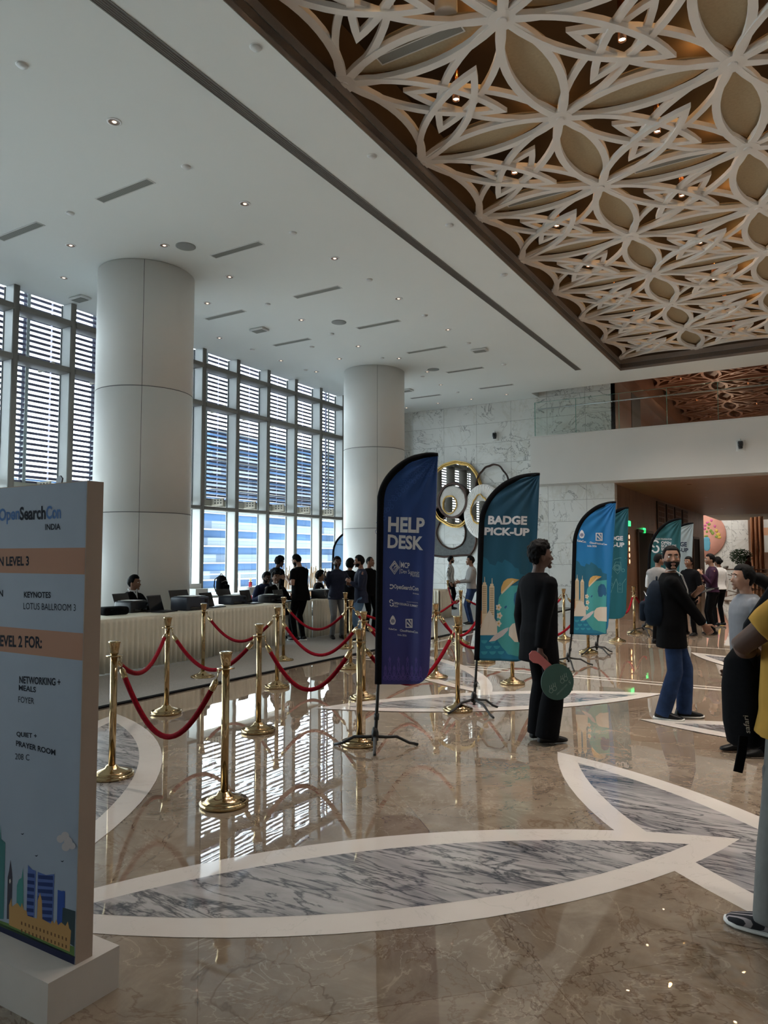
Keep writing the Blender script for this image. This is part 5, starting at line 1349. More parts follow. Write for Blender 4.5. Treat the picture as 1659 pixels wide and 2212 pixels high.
# items face the staff, so the viewer sees their backs
B = 90
printer('black printer with its tray up on the table beside the information board', 285, 1322, B + 8, .40, .34, .17, navy=False)
t = thing('black_bag', 'flat black bag lying on the table end next to the information board', 'bag', at_table(244, 1328), R(80))
m = MB(); m.rbox((-.2, -.13, 0), (.2, .13, .12), .045); m.build('body', M['black_fabric'], t); m = MB(); m.tube([(-.1, -.13, .08), (-.07, -.17, .1), (.07, -.17, .1), (.1, -.13, .08)], .012, 6); m.build('handle', M['black_fabric'], t)
g = at_table(322, 1322); t = thing('desk_speaker', 'small black cylindrical speaker standing beside the stickered laptop', 'speaker', (g.x, g.y, TZ))
m = MB(); m.lathe([(.028, 0), (.034, .008), (.034, .115), (.028, .125), (0, .127)], n=24); m.build('body', M['plastic_black'], t); m = MB(); m.lathe([(.0345, .03), (.0345, .095)], n=24); m.build('grille', M['black_fabric'], t)
laptop('black laptop with pale stickers on its lid, nearest the seated man in a suit', 355, 1322, B + 14, .36, .25, True)
printer('dark blue printer with raised rear tray in the middle of the long table', 410, 1317, B, .48, .38, .21)
laptop('plain black laptop behind the carpet edge post, backpack behind it', 463, 1312, B + 8, .34, .24)
printer('low dark blue printer right below the black backpack', 502, 1305, B, .40, .33, .15)
laptop('black laptop between the low blue printer and the bearded seated man', 547, 1304, B + 10, .34, .24)
printer('long black device in front of the bearded seated man', 584, 1300, B, .40, .28, .13, False, False)
laptop('black laptop in front of the seated man with white collar', 616, 1300, B + 6, .32, .22)
laptop('black laptop just right of the man in black polo', 672, 1293, B + 4, .34, .24)
printer('black printer at the far end of the last skirted table', 700, 1292, B, .44, .36, .17, False, False)
g = at_table(684, 1292); t = thing('water_bottle', 'clear plastic water bottle on the last skirted table', 'bottle', (g.x + .12, g.y, TZ))
m = MB(); m.lathe([(.032, 0), (.034, .02), (.034, .14), (.028, .165), (.014, .19), (.014, .2)], n=18); m.build('body', M['clear_plastic'], t); m = MB(); m.lathe([(.016, .198), (.016, .218), (0, .219)], n=14); m.build('cap', M['white_plastic'], t)
def backpack(name, label, loc, rz, mt, s=1.0, group=None, stand=True):
    t = thing(name, label, 'backpack', loc, rz, group)
    rings = []
    for z, w_, dp, yo in ((.0, .13, .07, 0), (.03, .155, .095, 0), (.15, .165, .11, -.01), (.30, .155, .095, 0), (.41, .12, .07, .015), (.455, .06, .035, .02)):
        rings.append([Vector((w_ * s * math.copysign(abs(math.cos(a)) ** .6, math.cos(a)), yo * s + dp * s * math.copysign(abs(math.sin(a)) ** .6, math.sin(a)), z * s)) for a in [6.2832 * i / 28 for i in range(28)]])
    m = MB(); m.loft(rings); m.build('body', mt, t)
    m = MB(); m.rbox((-.115 * s, -.15 * s, .04 * s), (.115 * s, -.07 * s, .24 * s), .03 * s); m.build('front_pocket', mt, t)
    m = MB(); m.tube([(-.04 * s, .02 * s, .44 * s), (-.03 * s, .02 * s, .49 * s), (.03 * s, .02 * s, .49 * s), (.04 * s, .02 * s, .44 * s)], .009 * s, 8); m.build('handle', mt, t)
    for x in (-.075, .075): m = MB(); m.tube([(x * s, .06 * s, .42 * s), (x * s * 1.15, .14 * s, .36 * s), (x * s * 1.3, .15 * s, .2 * s), (x * s * 1.5, .08 * s, .06 * s)], .022 * s, 8, flat=.35, ref=(0, 1, .3)); m.build('strap', M['black_fabric'], t)
    m = MB(); m.tube([(-.13 * s, -.075 * s, .30 * s), (0, -.105 * s, .34 * s), (.13 * s, -.075 * s, .30 * s)], .004, 6); m.build('zipper', M['steel'], t)
    return t
# back table along the glass with small things on it
bt = thing('back_table', 'low white shelf table along the windows behind the seated staff', 'table', (-11.2, 12.2, 0))
m = MB(); m.rbox((-.3, -2.0, .74), (.3, 3.4, .78), .008, seg=1); m.build('table_top', M['white_plastic'], bt)
for y in (-1.9, .7, 3.3):
    for x in (-.26, .26): m = MB(); m.tube([(x, y, .012), (x, y, .74)], .02, 8); m.build('leg', M['white_plastic'], bt)
g = onX(479, 1289, -11.15); backpack('backpack', 'upright black backpack on the low table in front of the windows', (-11.15, g.y, .78), R(100), M['black_fabric'], .92)
g = onX(545, 1280, -11.15); t = thing('paper_bag', 'small white folded paper bag on the low window table', 'bag', (-11.15, g.y, .78), R(90)); m = MB(); m.rbox((-.16, -.06, 0), (.16, .06, .13), .008, seg=1); m.build('body', M['paper'], t); m = MB(); m.tube([(-.05, 0, .13), (-.04, 0, .17), (.04, 0, .17), (.05, 0, .13)], .004, 6); m.build('handle', M['paper'], t)
g = onX(425, 1285, -11.15); t = thing('white_box', 'open white carton beside the big column on the low window table', 'box', (-11.1, max(g.y, 10.3), .78), R(80)); m = MB(); m.box((-.15, -.12, 0), (.15, .12, .16)); m.build('body', M['paper'], t)
m = MB(); m.box((-.15, .12, .16), (.15, .125, .26)); m.build('flap', M['paper'], t)
# dry reed screen by the glass
t = thing('reed_screen', 'screen of thin dry reed sticks standing by the windows', 'reed screen', (-12.5, 16.4, .0)); random.seed(11)
m = MB()
for k in range(64):
    y = -1.3 + k * .037 + random.uniform(-.02, .02); x = random.uniform(-.08, .08); m.tube([(x, y, .012), (x + random.uniform(-.05, .05), y + random.uniform(-.12, .12), random.uniform(1.05, 1.36))], .012, 5)
m.build('reed', soft('dry_reed', (.55, .38, .24, 1), .8, .25, 5), t, fix=False)
m = MB(); m.box((-.1, -1.35, .012), (.1, 1.7, .10)); m.build('planter', M['white_plastic'], t)

g = G(112, 1560); tz = near_tip = onY(102, 1030, g.y).z
t = thing('paddle_stand', 'dark paddle shaped sign on a pole poking up behind the information board', 'sign', (g.x, g.y, 0))
m = MB(); m.lathe([(.16, 0), (.16, .015), (.02, .03), (.014, .05), (.012, tz - .12)], n=18); m.build('pole', M['black'], t)
m = MB(); m.prism([(-.05, tz - .16), (.03, tz - .16), (.065, tz - .03), (.03, tz), (-.02, tz - .02)], lambda a, b, q_: Vector((a, q_, b)), -.008, .008); m.build('panel', M['plastic_navy'], t)
# ------------------------------------------------------------------ people
def remesh(mb, name, mt, vox, parent, smooth=4, keep=None):
    me = mb.mesh(name, [mt] if not isinstance(mt, (list, tuple)) else mt); o = bpy.data.objects.new(name, me); COL.objects.link(o)
    r = o.modifiers.new('union', 'REMESH'); r.mode = 'VOXEL'; r.voxel_size = vox; r.use_smooth_shade = True
    if smooth: s = o.modifiers.new('relax', 'SMOOTH'); s.iterations = smooth; s.factor = .5
    dg = bpy.context.evaluated_depsgraph_get(); dg.update(); nm = bpy.data.meshes.new_from_object(o.evaluated_get(dg))
    o.modifiers.clear(); o.data = nm; nm.name = name; bpy.data.meshes.remove(me)
    if not nm.materials: nm.materials.append(mt)
    if parent is not None: o.parent = parent
    return o
def ik(a, t, l1, l2, pole):
    d = t - a; L = max(1e-4, min(d.length, (l1 + l2) * .999)); u = d.normalized(); L = max(L, abs(l1 - l2) * 1.02 + .01)
    x = (l1 * l1 - l2 * l2 + L * L) / (2 * L); h = math.sqrt(max(0, l1 * l1 - x * x)); p = pole - a; p = (p - u * p.dot(u)); p = p.normalized() if p.length > 1e-5 else u.orthogonal().normalized()
    return a + u * x + p * h, a + u * L
def ering(c, rx, ry, M3, n=22, e=.82):
    f = lambda v: math.copysign(abs(v) ** e, v)
    return [c + M3 @ Vector((rx * f(math.cos(2 * math.pi * i / n)), ry * f(math.sin(2 * math.pi * i / n)), 0)) for i in range(n)]
def headp(d, k=1.0, f=1.0):
    x, y, z = .077 * d.x * k, .098 * d.y * k, .118 * d.z * k
    if z < 0:
        t = min(1, -z / .118); x *= 1 - .30 * t ** 1.6
        y *= (1 - .06 * t) if y > 0 else (1 - .42 * t)
    if y > .055: y = .055 + (y - .055) * .86
    return Vector((x, y, z)) * f
_ico = None
def icos():
    global _ico
    if _ico is None:
        bm = bmesh.new(); bmesh.ops.create_icosphere(bm, subdivisions=5, radius=1); bm.verts.index_update()
        _ico = ([v.co.copy() for v in bm.verts], [tuple(v.index for v in f.verts) for f in bm.faces]); bm.free()
    return _ico
def sstep(a, b, x): t = max(0, min(1, (x - a) / (b - a))); return t * t * (3 - 2 * t)
def hair_mesh(T, thick=.022, line=38, side=-4, back=-38, curl=.006, freq=22, front=1.0, seed=0, fade=1.0):
    vs, fs = icos(); out = []
    for d in vs:
        az = abs(math.degrees(math.atan2(d.x, d.y))); el = math.degrees(math.asin(max(-1, min(1, d.z))))
        if az < 62: lim = line
        elif az < 100: lim = line + (side - line) * sstep(62, 84, az)
        else: lim = side + (back - side) * sstep(100, 135, az)
        k = sstep(lim - 5, lim + 7, el); th = thick * (.45 + .55 * sstep(lim, lim + 45, el)) * (fade + (1 - fade) * sstep(0, 40, el))
        nz = mnoise.noise(d * freq * .35 + Vector((seed, 0, 0))) * curl + mnoise.noise(d * freq + Vector((seed, 3, 0))) * curl * .7
        p = headp(d); n = Vector((d.x / .077, d.y / .098, d.z / .118)).normalized()
        out.append(T(p + n * (-.012 + k * (.012 + max(.003, th + nz * k)))))
    return MB().add(out, fs, 0, True)
def beard_mesh(T, thick=.009, seed=0, top=-17):
    vs, fs = icos(); out = []
    for d in vs:
        az = abs(math.degrees(math.atan2(d.x, d.y))); el = math.degrees(math.asin(max(-1, min(1, d.z))))
        k = sstep(103, 88, az) * sstep(top + 9 * sstep(40, 95, az) + 5, top - 8, el) * sstep(-80, -62, el)
        if az < 17: k *= 1 - sstep(9, 4, abs(el + 33)) * sstep(17, 11, az)
        nz = mnoise.noise(d * 16 + Vector((seed, 0, 5))) * .002
        p = headp(d); n = Vector((d.x / .077, d.y / .098, d.z / .118)).normalized(); out.append(T(p + n * (-.010 + k * (.010 + thick + nz))))
    return MB().add(out, fs, 0, True)

def person(label, loc, face, H=1.7, top=('shirt', 'navy_shirt'), legs=('trousers', 'black_trousers'), skin='skin', hair=None, beard=None, lean=0, twist=0, head=(0, 0), rh=None, lh=None, rpole=None, lpole=None,
           feet=None, sit=False, vox=.009, build=1.0, shoe='shoe_black', sole=None, group=None, palm=None, curl=(22, 22), eyes=True, hem=None, belt=False, collar=None, flare=0.0, pelvis=None, reach=1.0):
    """face: heading in degrees seen from the viewer (0 walks away, 90 to the right of the picture, 180 towards the viewer)"""
    s = H / 1.75; a = R(face); dr = FLAT * math.cos(a) + RT * math.sin(a); rz = math.atan2(-dr.x, dr.y)
    loc = Vector((loc[0], loc[1], 0)); t = thing('person', label, 'person', loc, rz, group)
    Wm = (Matrix.Translation(loc) @ Matrix.Rotation(rz, 4, 'Z')); Wi = Wm.inverted(); t['_w'] = 0; del t['_w']
    fz = .012 if (loc.x < -6.5 and loc.y < YE) else 0.0
    L = lambda p: (Wi @ p) if isinstance(p, Vector) else Vector(p)
    hz = .50 if sit else .925 * s
    pv = Vector(pelvis) if pelvis else Vector((0, 0, hz)); Rl = Matrix.Rotation(R(-lean), 3, 'X'); Rt = Rl @ Matrix.Rotation(R(-twist), 3, 'Z')
    def TP(x, y, z): # point of the torso; the twist comes in gradually from the hips up
        f = max(0, min(1, z / (.45 * s))); M_ = Rl @ Matrix.Rotation(R(-twist * f), 3, 'Z'); return pv + M_ @ Vector((x, y, z))
    def TM(z): f = max(0, min(1, z / (.45 * s))); return Rl @ Matrix.Rotation(R(-twist * f), 3, 'Z')
    b = build
    TR = [(-.09, .125, .10, 0), (-.03, .165, .12, -.01), (.03, .168, .122, -.008), (.12, .145, .105, .004), (.20, .145, .105, .006), (.29, .158, .114, .006), (.38, .172, .118, .0), (.45, .178, .108, -.006), (.50, .150, .088, -.012), (.535, .100, .068, -.014), (.560, .060, .056, -.010)]
    def torso(mb, add=0.0, z0=-1, z1=1, mul=1.0, tail=None):
        rings = []
        for z, rx, ry, yo in TR:
            if z < z0 - 1e-6 or z > z1 + 1e-6: continue
            rings.append(ering(TP(0, yo * s, z * s), (rx * b * mul + add) * s, (ry * b * mul + add) * s, TM(z * s)))
        mb.loft(rings)
    sh = [TP(sx * .178 * s * (b * .5 + .5), -.008 * s, .462 * s) for sx in (1, -1)]
    hd_base = TP(0, -.008 * s, .545 * s)
    Hm = TM(.5 * s) @ Matrix.Rotation(R(-head[0]), 3, 'Z') @ Matrix.Rotation(R(-head[1] + lean * .6), 3, 'X')
    nk = TP(0, .006 * s, .60 * s); hc = nk + Hm @ Vector((0, .022 * s, .105 * s))
    TH = lambda p: hc + Hm @ (Vector(p) * s)
    # arms
    arms = []
    for k, (hand, pole, sx) in enumerate(((rh, rpole, 1), (lh, lpole, -1))):
        S_ = sh[k]
        tg = L(hand) if hand is not None else S_ + Rl @ Vector((sx * .07 * s, .03 * s, -.53 * s * reach)); pl = L(pole) if pole is not None else S_ + Rt @ Vector((sx * .25, -.25, -.4))
        el, wr = ik(S_, tg, .285 * s * reach, .255 * s * reach, pl); arms.append((S_, el, wr, sx))
    # legs
    LG = []
    ft = feet or [(.10, .02, 6), (-.10, .02, -6)]
    if sit: ft = feet or [(.11, .40, 5), (-.11, .40, -5)]
    for k, (fx, fy, fa) in enumerate(ft):
        sx = 1 if k == 0 else -1; hp = pv + Vector((sx * .088 * s, -.005, -.01 * s)); an = Vector((fx, fy, .078 * s + fz))
        kn, an2 = ik(hp, an, .425 * s, .43 * s, hp + Vector((sx * .05, 1.0, .2 if sit else 0))); LG.append((hp, kn, an2, fa, sx))
    # the body: one continuous skin
    mb = MB(); torso(mb, -.006)
    mb.limb([(TP(0, -.012 * s, .50 * s), .060 * s), (TP(0, -.006 * s, .56 * s), .054 * s), (nk, .053 * s), (hc + Hm @ Vector((0, -.022 * s, -.05 * s)), .056 * s)], 16)
    vs, fs = icos(); mb.add([TH(headp(d)) for d in vs], fs)
    mb.limb([(TH((0, .080, .018)), .008 * s), (TH((0, .094, -.008)), .010 * s), (TH((0, .106, -.030)), .013 * s)], 10)
    for sx in (1, -1):
        mb.ball(TH((sx * .011, .096, -.034)), .008 * s, nu=10, nv=6); mb.ball(TH((sx * .078, -.008, -.012)), (.010 * s, .020 * s, .033 * s), Hm, nu=12, nv=8)
        mb.ball(TH((sx * .031, .081, .032)), (.026 * s, .010 * s, .008 * s), Hm, nu=12, nv=8); mb.ball(TH((sx * .045, .066, -.022)), (.020 * s, .016 * s, .016 * s), Hm, nu=12, nv=8)
    mb.ball(TH((0, .078, -.098)), (.026 * s, .018 * s, .017 * s), Hm, nu=12, nv=8); mb.ball(TH((0, .084, -.062)), (.027 * s, .012 * s, .014 * s), Hm, nu=12, nv=8)
    for k, (S_, el, wr, sx) in enumerate(arms):
        mb.limb([(S_, .050 * s * b), (S_.lerp(el, .5), .045 * s * b), (el, .037 * s * b), (el.lerp(wr, .3), .039 * s * b), (wr, .026 * s)], 14)
        ax = (wr - el).normalized(); pn = Vector(palm[k]) if palm and palm[k] else Rt @ Vector((-sx, .1, 0)); pn = (pn - ax * pn.dot(ax)).normalized(); th = ax.cross(pn) * sx
        M3 = Matrix((th, pn, ax)).transposed()
        mb.loft([ering(wr + ax * (q * s), w_ * s, h_ * s, M3, 14, .8) for q, w_, h_ in ((-.01, .024, .020), (.02, .032, .018), (.055, .041, .016), (.09, .041, .014), (.098, .036, .010))])
        cu = curl[k]
        for q, (off, ln) in enumerate(((-.031, .060), (-.0105, .072), (.0105, .078), (.031, .070))):
            p = wr + ax * (.090 * s) + th * (off * s); dd = ax.copy(); P_ = [(p, .0088 * s)]
            for j, fr in enumerate((.45, .32, .23)):
                dd.rotate(Quaternion(th, R(-cu * (1.0 + .15 * j)) if pn.dot(Quaternion(th, R(-10)) @ ax) > 0 else R(cu * (1.0 + .15 * j)))); p = p + dd * (ln * fr * s); P_.append((p, (.0084 - .0009 * j) * s))
            mb.limb(P_, 8)
        p = wr + ax * .028 * s + th * .026 * s; q1 = p + (ax * .55 + th * .75 + pn * .35).normalized() * .042 * s; q2 = q1 + (ax * .85 + th * .25 + pn * .45).normalized() * .034 * s; q3 = q2 + (ax * .9 + pn * .4).normalized() * .022 * s
        mb.limb([(p, .0125 * s), (q1, .0105 * s), (q2, .0095 * s), (q3, .008 * s)], 8)
    for hp, kn, an, fa, sx in LG:
        mb.limb([(hp, .082 * s), (hp.lerp(kn, .5), .070 * s), (kn, .052 * s), (kn.lerp(an, .35), .052 * s), (an, .034 * s)], 14)
        fd = Vector((-math.sin(R(-fa)) * 1, math.cos(R(fa)), 0)); fd = Vector((math.sin(R(fa)), math.cos(R(fa)), 0))
        mb.limb([(an + Vector((0, 0, -.035 * s)) - fd * .03 * s, .032 * s), (an + fd * .08 * s + Vector((0, 0, -.042 * s)), .032 * s), (an + fd * .15 * s + Vector((0, 0, -.052 * s)), .024 * s)], 10)
    remesh(mb, 'body', M[skin], vox, t, 3)
    # upper clothing
    kind, mt = top[0], M[top[1]]
    ad = {'jacket': .020, 'shirt': .010, 'polo': .011, 'tee': .026, 'vest': .010, 'hoodie': .020}[kind]
    hm = hem if hem is not None else {'jacket': -.20, 'shirt': -.0, 'polo': -.10, 'tee': -.10, 'vest': .0, 'hoodie': -.08}[kind]
    def shirt(name, m_, ad, hm, sleeve, z1=.56):
        mb = MB(); rings = []
        z_list = [z for z in TR if z[0] >= max(hm, -.03) - 1e-6 and z[0] <= z1]
        if hm < z_list[0][0] - .01:
            z, rx, ry, yo = z_list[0]; rings.append(ering(TP(0, yo * s, hm * s), (.170 * b + ad + .010) * s, (.125 * b + ad + .008) * s, TM(0)))
        for z, rx, ry, yo in z_list:
            wst = 1.0 if kind not in ('shirt',) else 1.0
            rings.append(ering(TP(0, yo * s, z * s), (max(rx, .158 if z < .45 and kind in ('jacket', 'hoodie', 'tee', 'polo') else 0) * b + ad) * s, (max(ry, .114 if z < .45 and kind in ('jacket', 'hoodie', 'tee', 'polo') else 0) * b + ad) * s, TM(z * s)))
        mb.loft(rings)
        for S_, el, wr, sx in arms:
            e = ad * .75
            if sleeve == 'long': mb.limb([(S_ + Rt @ Vector((-sx * .02 * s, 0, .0)), (.060 * b + e) * s), (S_.lerp(el, .5), (.052 * b + e) * s), (el, (.044 * b + e) * s), (el.lerp(wr, .5), (.040 * b + e) * s), (el.lerp(wr, .93), (.032 + e) * s)], 16, open_end=True)
            elif sleeve == 'short':
                slv = .62
                mb.limb([(S_ + Rt @ Vector((-sx * .02 * s, 0, 0)), (.060 * b + e) * s), (S_.lerp(el, .45), (.055 * b + e) * s), (S_.lerp(el, slv), (.049 * b + e * .8) * s)], 16, open_end=True)
            else: mb.limb([(S_ + Rt @ Vector((-sx * .03 * s, 0, 0)), (.056 * b + e) * s), (S_ + Rt @ Vector((-sx * .005 * s, 0, -.02)), (.052 * b + e) * s)], 14)
        return remesh(mb, name, m_, max(.010, vox), t, 5)
    sl = {'jacket': 'long', 'shirt': 'long', 'polo': 'short', 'tee': 'short', 'vest': 'none', 'hoodie': 'long'}[kind]
    if len(top) > 2: shirt('shirt', M[top[2]], .006, -.0, 'long')
    shirt({'vest': 'vest', 'tee': 't_shirt', 'polo': 'polo_shirt'}.get(kind, kind), mt, ad + (.012 if kind == 'vest' else 0), hm, sl)
    if collar:
        mb = MB(); cN = TP(0, -.006 * s, .565 * s)
        pts = [cN + TM(.5) @ Vector((.062 * s * math.cos(q), .058 * s * math.sin(q), (.022 - .018 * math.sin(q)) * s)) for q in [6.2832 * i / 20 for i in range(20)]]
        mb.tube(pts, .013 * s, 8, closed=True); mb.tube([TP(-.03 * s, .06 * s, .565 * s), TP(0, .098 * s, .50 * s), TP(0, .128 * s, .36 * s)], .012 * s, 6); mb.tube([TP(.03 * s, .06 * s, .565 * s), TP(0, .098 * s, .50 * s), TP(0, .128 * s, .36 * s)], .012 * s, 6); mb.build('collar', M[collar], t)
    # trousers
    mb = MB(); rings = []
    for z, rx, ry, yo in TR[:4]: rings.append(ering(TP(0, yo * s, z * s), (rx * b + .005) * s, (ry * b + .005) * s, TM(z * s)))
    mb.loft(rings); fl_ = flare
    for hp, kn, an, fa, sx in LG:
        hemp = kn.lerp(an, 1.08)
        mb.limb([(hp + Vector((0, 0, .02)), .094 * s * b), (hp.lerp(kn, .5), .082 * s * b), (kn, (.064 + fl_ * .5) * s), (kn.lerp(an, .4), (.060 + fl_ * .8) * s), (hemp, (.050 + fl_) * s)], 16, open_end=True)
    remesh(mb, legs[0] if legs[0] != 'trousers' else 'trousers', M[legs[1]], max(.010, vox), t, 5)
    if belt:
        m_ = MB(); z, rx, ry, yo = TR[3]; m_.tube(ering(TP(0, yo * s, .09 * s), (.158 * b + .012) * s, (.115 * b + .012) * s, TM(.1)), .014 * s, 6, closed=True); m_.build('belt', M['shoe_black'], t)
    for hp, kn, an, fa, sx in LG:
        fd = Vector((math.sin(R(fa)), math.cos(R(fa)), 0)); sd_ = Vector((fd.y, -fd.x, 0)); o0 = Vector((an.x, an.y, fz)); M3 = lambda: None
        def sec(y, w_, z0, z1): return [o0 + fd * (y * s) + sd_ * (w_ * s * math.copysign(abs(math.cos(q)) ** .7, math.cos(q))) + Vector((0, 0, ((z0 + z1) / 2 + (z1 - z0) / 2 * math.copysign(abs(math.sin(q)) ** .7, math.sin(q))) * s)) for q in [6.2832 * i / 16 for i in range(16)]]
        mb = MB(); mb.loft([sec(-.085, .022, .018, .06), sec(-.075, .034, .012, .085), (sec(-.03, .040, .010, .10)), sec(.03, .041, .010, .095), sec(.09, .045, .010, .070), sec(.14, .045, .010, .055), sec(.175, .034, .012, .045), sec(.19, .016, .015, .035)])
        so = mb.build('shoe', M[shoe], t)
        if sole:
            mb = MB(); mb.loft([sec(-.098, .020, .002, .030), sec(-.085, .037, .0, .034), sec(0, .043, .0, .024), sec(.09, .049, .0, .022), sec(.15, .048, .0, .026), sec(.185, .034, .004, .030), sec(.20, .016, .010, .030)]); mb.build('sole', M[sole], so)
    # hair, beard, face
    if hair is not None:
        ho = hair_mesh(TH, **{k: v for k, v in hair.items() if k not in ('tail', 'bun', 'colour')}).build('hair', M['hair'], t, fix=False)
        if hair.get('tail'):
            mb = MB(); mb.limb([(TH((0, -.08, .02)), .045 * s), (TH((0, -.15, .0)), .058 * s), (TH((0, -.23, -.05)), .060 * s), (TH((0, -.29, -.13)), .050 * s), (TH((0, -.31, -.24)), .02 * s)], 14); mb.build('ponytail', M['hair'], t)
        if hair.get('bun'):
            mb = MB(); mb.ball(TH((0, -.125, .01)), .042 * s, nu=14, nv=10); mb.build('hair_bun', M['hair'], t)
    if beard: beard_mesh(TH, **beard).build('beard', M['hair'], t, fix=False)
    if eyes:
        for sx in (1, -1):
            mb = MB(); mb.ball(TH((sx * .031, .0800, .010)), (.0145 * s, .0095 * s, .0085 * s), Hm, 0, 14, 10); mb.ball(TH((sx * .031, .0868, .010)), (.0062 * s, .0035 * s, .0062 * s), Hm, 1, 12, 8); mb.build('eye', [M['eye_white'], M['iris']], t)
            mb = MB(); mb.tube([TH((sx * .012, .0925, .033)), TH((sx * .030, .0935, .039)), TH((sx * .050, .080, .033))], .0042 * s, 6); mb.build('eyebrow', M['hair'], t)
        mb = MB(); mb.ball(TH((0, .0945, -.058)), (.023 * s, .006 * s, .0045 * s), Hm, nu=12, nv=6); mb.ball(TH((0, .0935, -.067)), (.020 * s, .006 * s, .005 * s), Hm, nu=12, nv=6); mb.build('lips', M['lips'], t)
    return t, dict(TP=TP, TM=TM, arms=arms, TH=TH, W=Wm, s=s, sh=sh)
def near(loc, px, py, dep=0.0):
    """the point that the camera sees at (px, py), dep metres beyond the upright plane through loc"""
    q = Vector((loc[0], loc[1], 0)) + FLAT * dep; d = ray(px, py); return EYE + d * ((q - EYE).dot(FLAT) / d.dot(FLAT))
SHORT = dict(thick=.022, line=36, side=-2, back=-40, curl=.006)
CURLY = dict(thick=.040, line=30, side=-2, back=-38, curl=.016, freq=16)

# the man in the dark suit with the round paddle
g = G(1168, 1602)
hand = near(g, 1166, 1409, -.17)
P, info = person('young man in a black suit seen in profile, holding a round green paddle', g, 62, 1.725, ('jacket', 'suit'), ('trousers', 'suit'), 'skin_dark', dict(thick=.036, line=30, side=0, back=-44, curl=.014, freq=15, fade=.55), None, head=(22, -2),
    rh=hand, rpole=near(g, 1100, 1330, -.25), lh=None, feet=[(.085, .0, 14), (-.085, .05, 6)], vox=.0055, flare=.052, curl=(48, 25), palm=((-.3, .9, 0), None), hem=-.22, build=.97, reach=1.07)
pp = Plane((hand.x, hand.y), (RT + FLAT * .25)); pp.o = Vector((hand.x, hand.y, 0)) - FLAT * .05
t = thing('hand_paddle', 'round dark green paddle with a pink handle held low by the suited man', 'paddle', hand)
def pa(x, y, k): u, z = pp.uv(x, y); return pp.at(u, z, k)
c = pp.uv(1204, 1473); rr = abs(pp.uv(1239, 1473)[0] - c[0])
m = MB(); m.prism(circ(c, rr, rr, 48), lambda a, b, q: pp.at(a, b, q), -.004, .004); kid_at_world(m.build('disc', M['paddle_green']), t)
hdl = [(1186, 1462), (1196, 1475), (1205, 1445), (1192, 1436), (1166, 1412), (1158, 1406), (1150, 1406), (1144, 1413), (1145, 1425), (1153, 1432), (1164, 1434), (1172, 1440)]
m = MB(); m.prism([pp.uv(*k) for k in hdl], lambda a, b, q: pp.at(a, b, q - .009), -.004, .004); kid_at_world(m.build('handle', M['paddle_pink']), t)
m = MB(); sf = lambda u, z: pp.at(u, z, .0052)
for k, (cx, cy) in enumerate([(1190 + i * 7.5, 1492 - i * 5) for i in range(2)] + [(1214 + i * 7.5, 1471 - i * 5) for i in range(2)]):
    q = pp.uv(cx, cy); ringp(m, q, .020, .020, .004, sf, 14); stroke(m, [(q[0] - .01, q[1] + .015), (q[0] - .014, q[1] + .045)], .005, sf); stroke(m, [(q[0] + .006, q[1] + .018), (q[0] + .004, q[1] + .05)], .005, sf)
kid_at_world(m.build('hand_print', M['ink_grey'], None, fix=False), t)
m = MB(); letter(m, 'OPEN SOURCE SUMMIT', sf, pp.uv(1203, 1502), pp.uv(1226, 1479), pp.uv(1201, 1499.5)); kid_at_world(m.build('lettering', M['ink_grey'], None, fix=False), t)
m = MB(); q = pp.uv(1230, 1474); stroke(m, [(q[0] + .008 * math.cos(a), q[1] + .008 + .008 * math.sin(a)) for a in [-.3 - i * .4 for i in range(12)]], .004, sf); stroke(m, [(q[0] + .008 * math.cos(a), q[1] - .006 + .008 * math.sin(a)) for a in [2.8 - i * .4 for i in range(12)]], .004, sf); kid_at_world(m.build('emblem', M['ink_grey'], None, fix=False), t)

# the bearded man with the backpack
g = G(1457, 1553); ph_ = near(g, 1500, 1285, -.05)
P, info = person('bearded man in black top and blue jeans looking back at the viewer, backpack on', g, 112, 1.70, ('hoodie', 'polo_black'), ('jeans', 'denim'), 'skin', dict(thick=.020, line=40, side=-6, back=-45, curl=.003, bun=1), dict(thick=.011), twist=-5, head=(84, -4),
    lh=ph_, lpole=near(g, 1478, 1360, .3), rh=near(g, 1522, 1352, -.12), rpole=near(g, 1440, 1330, -.6), feet=[(.08, -.10, 6), (-.09, .09, -18)], vox=.0055, shoe='shoe_black', sole='sole_white', flare=.026, curl=(25, 12), palm=(None, (0, 0, 1)), hem=-.20, build=1.0)
TP = info['TP']; W4 = info['W']
q = W4 @ TP(0, -.155, .02); bp_ = backpack('backpack', 'dark blue backpack on the back of the bearded man', (q.x, q.y, q.z), P.rotation_euler.z, M['pack_navy'], .98)
m = MB(); s_ = info['s']
for sx in (1, -1): m.tube([TP(sx * .06, -.05, .56), TP(sx * .075, .03, .575), TP(sx * .07, .10, .52), TP(sx * .045, .150, .38), TP(sx * .012, .158, .16)], .008, 6, flat=.4)
m.build('lanyard', M['lanyard'], P)
m = MB(); c_ = TP(0, .165, .08); m.cbox(c_, (.085, .006, .12)); m.build('name_badge', M['paper'], P)
t = thing('smartphone', 'dark smartphone held out by the bearded man', 'phone', ph_ + RT * .07, math.atan2(RT.y, RT.x)); m = MB(); m.rbox((-.02, -.038, .018), (.13, .038, .027), .004, M=Matrix.Rotation(R(-18), 4, 'Y')); m.build('body', M['plastic_black'], t); m = MB(); m.box((-.012, -.033, .0272), (.122, .033, .0276), M=Matrix.Rotation(R(-18), 4, 'Y')); m.build('screen', M['screen'], t)

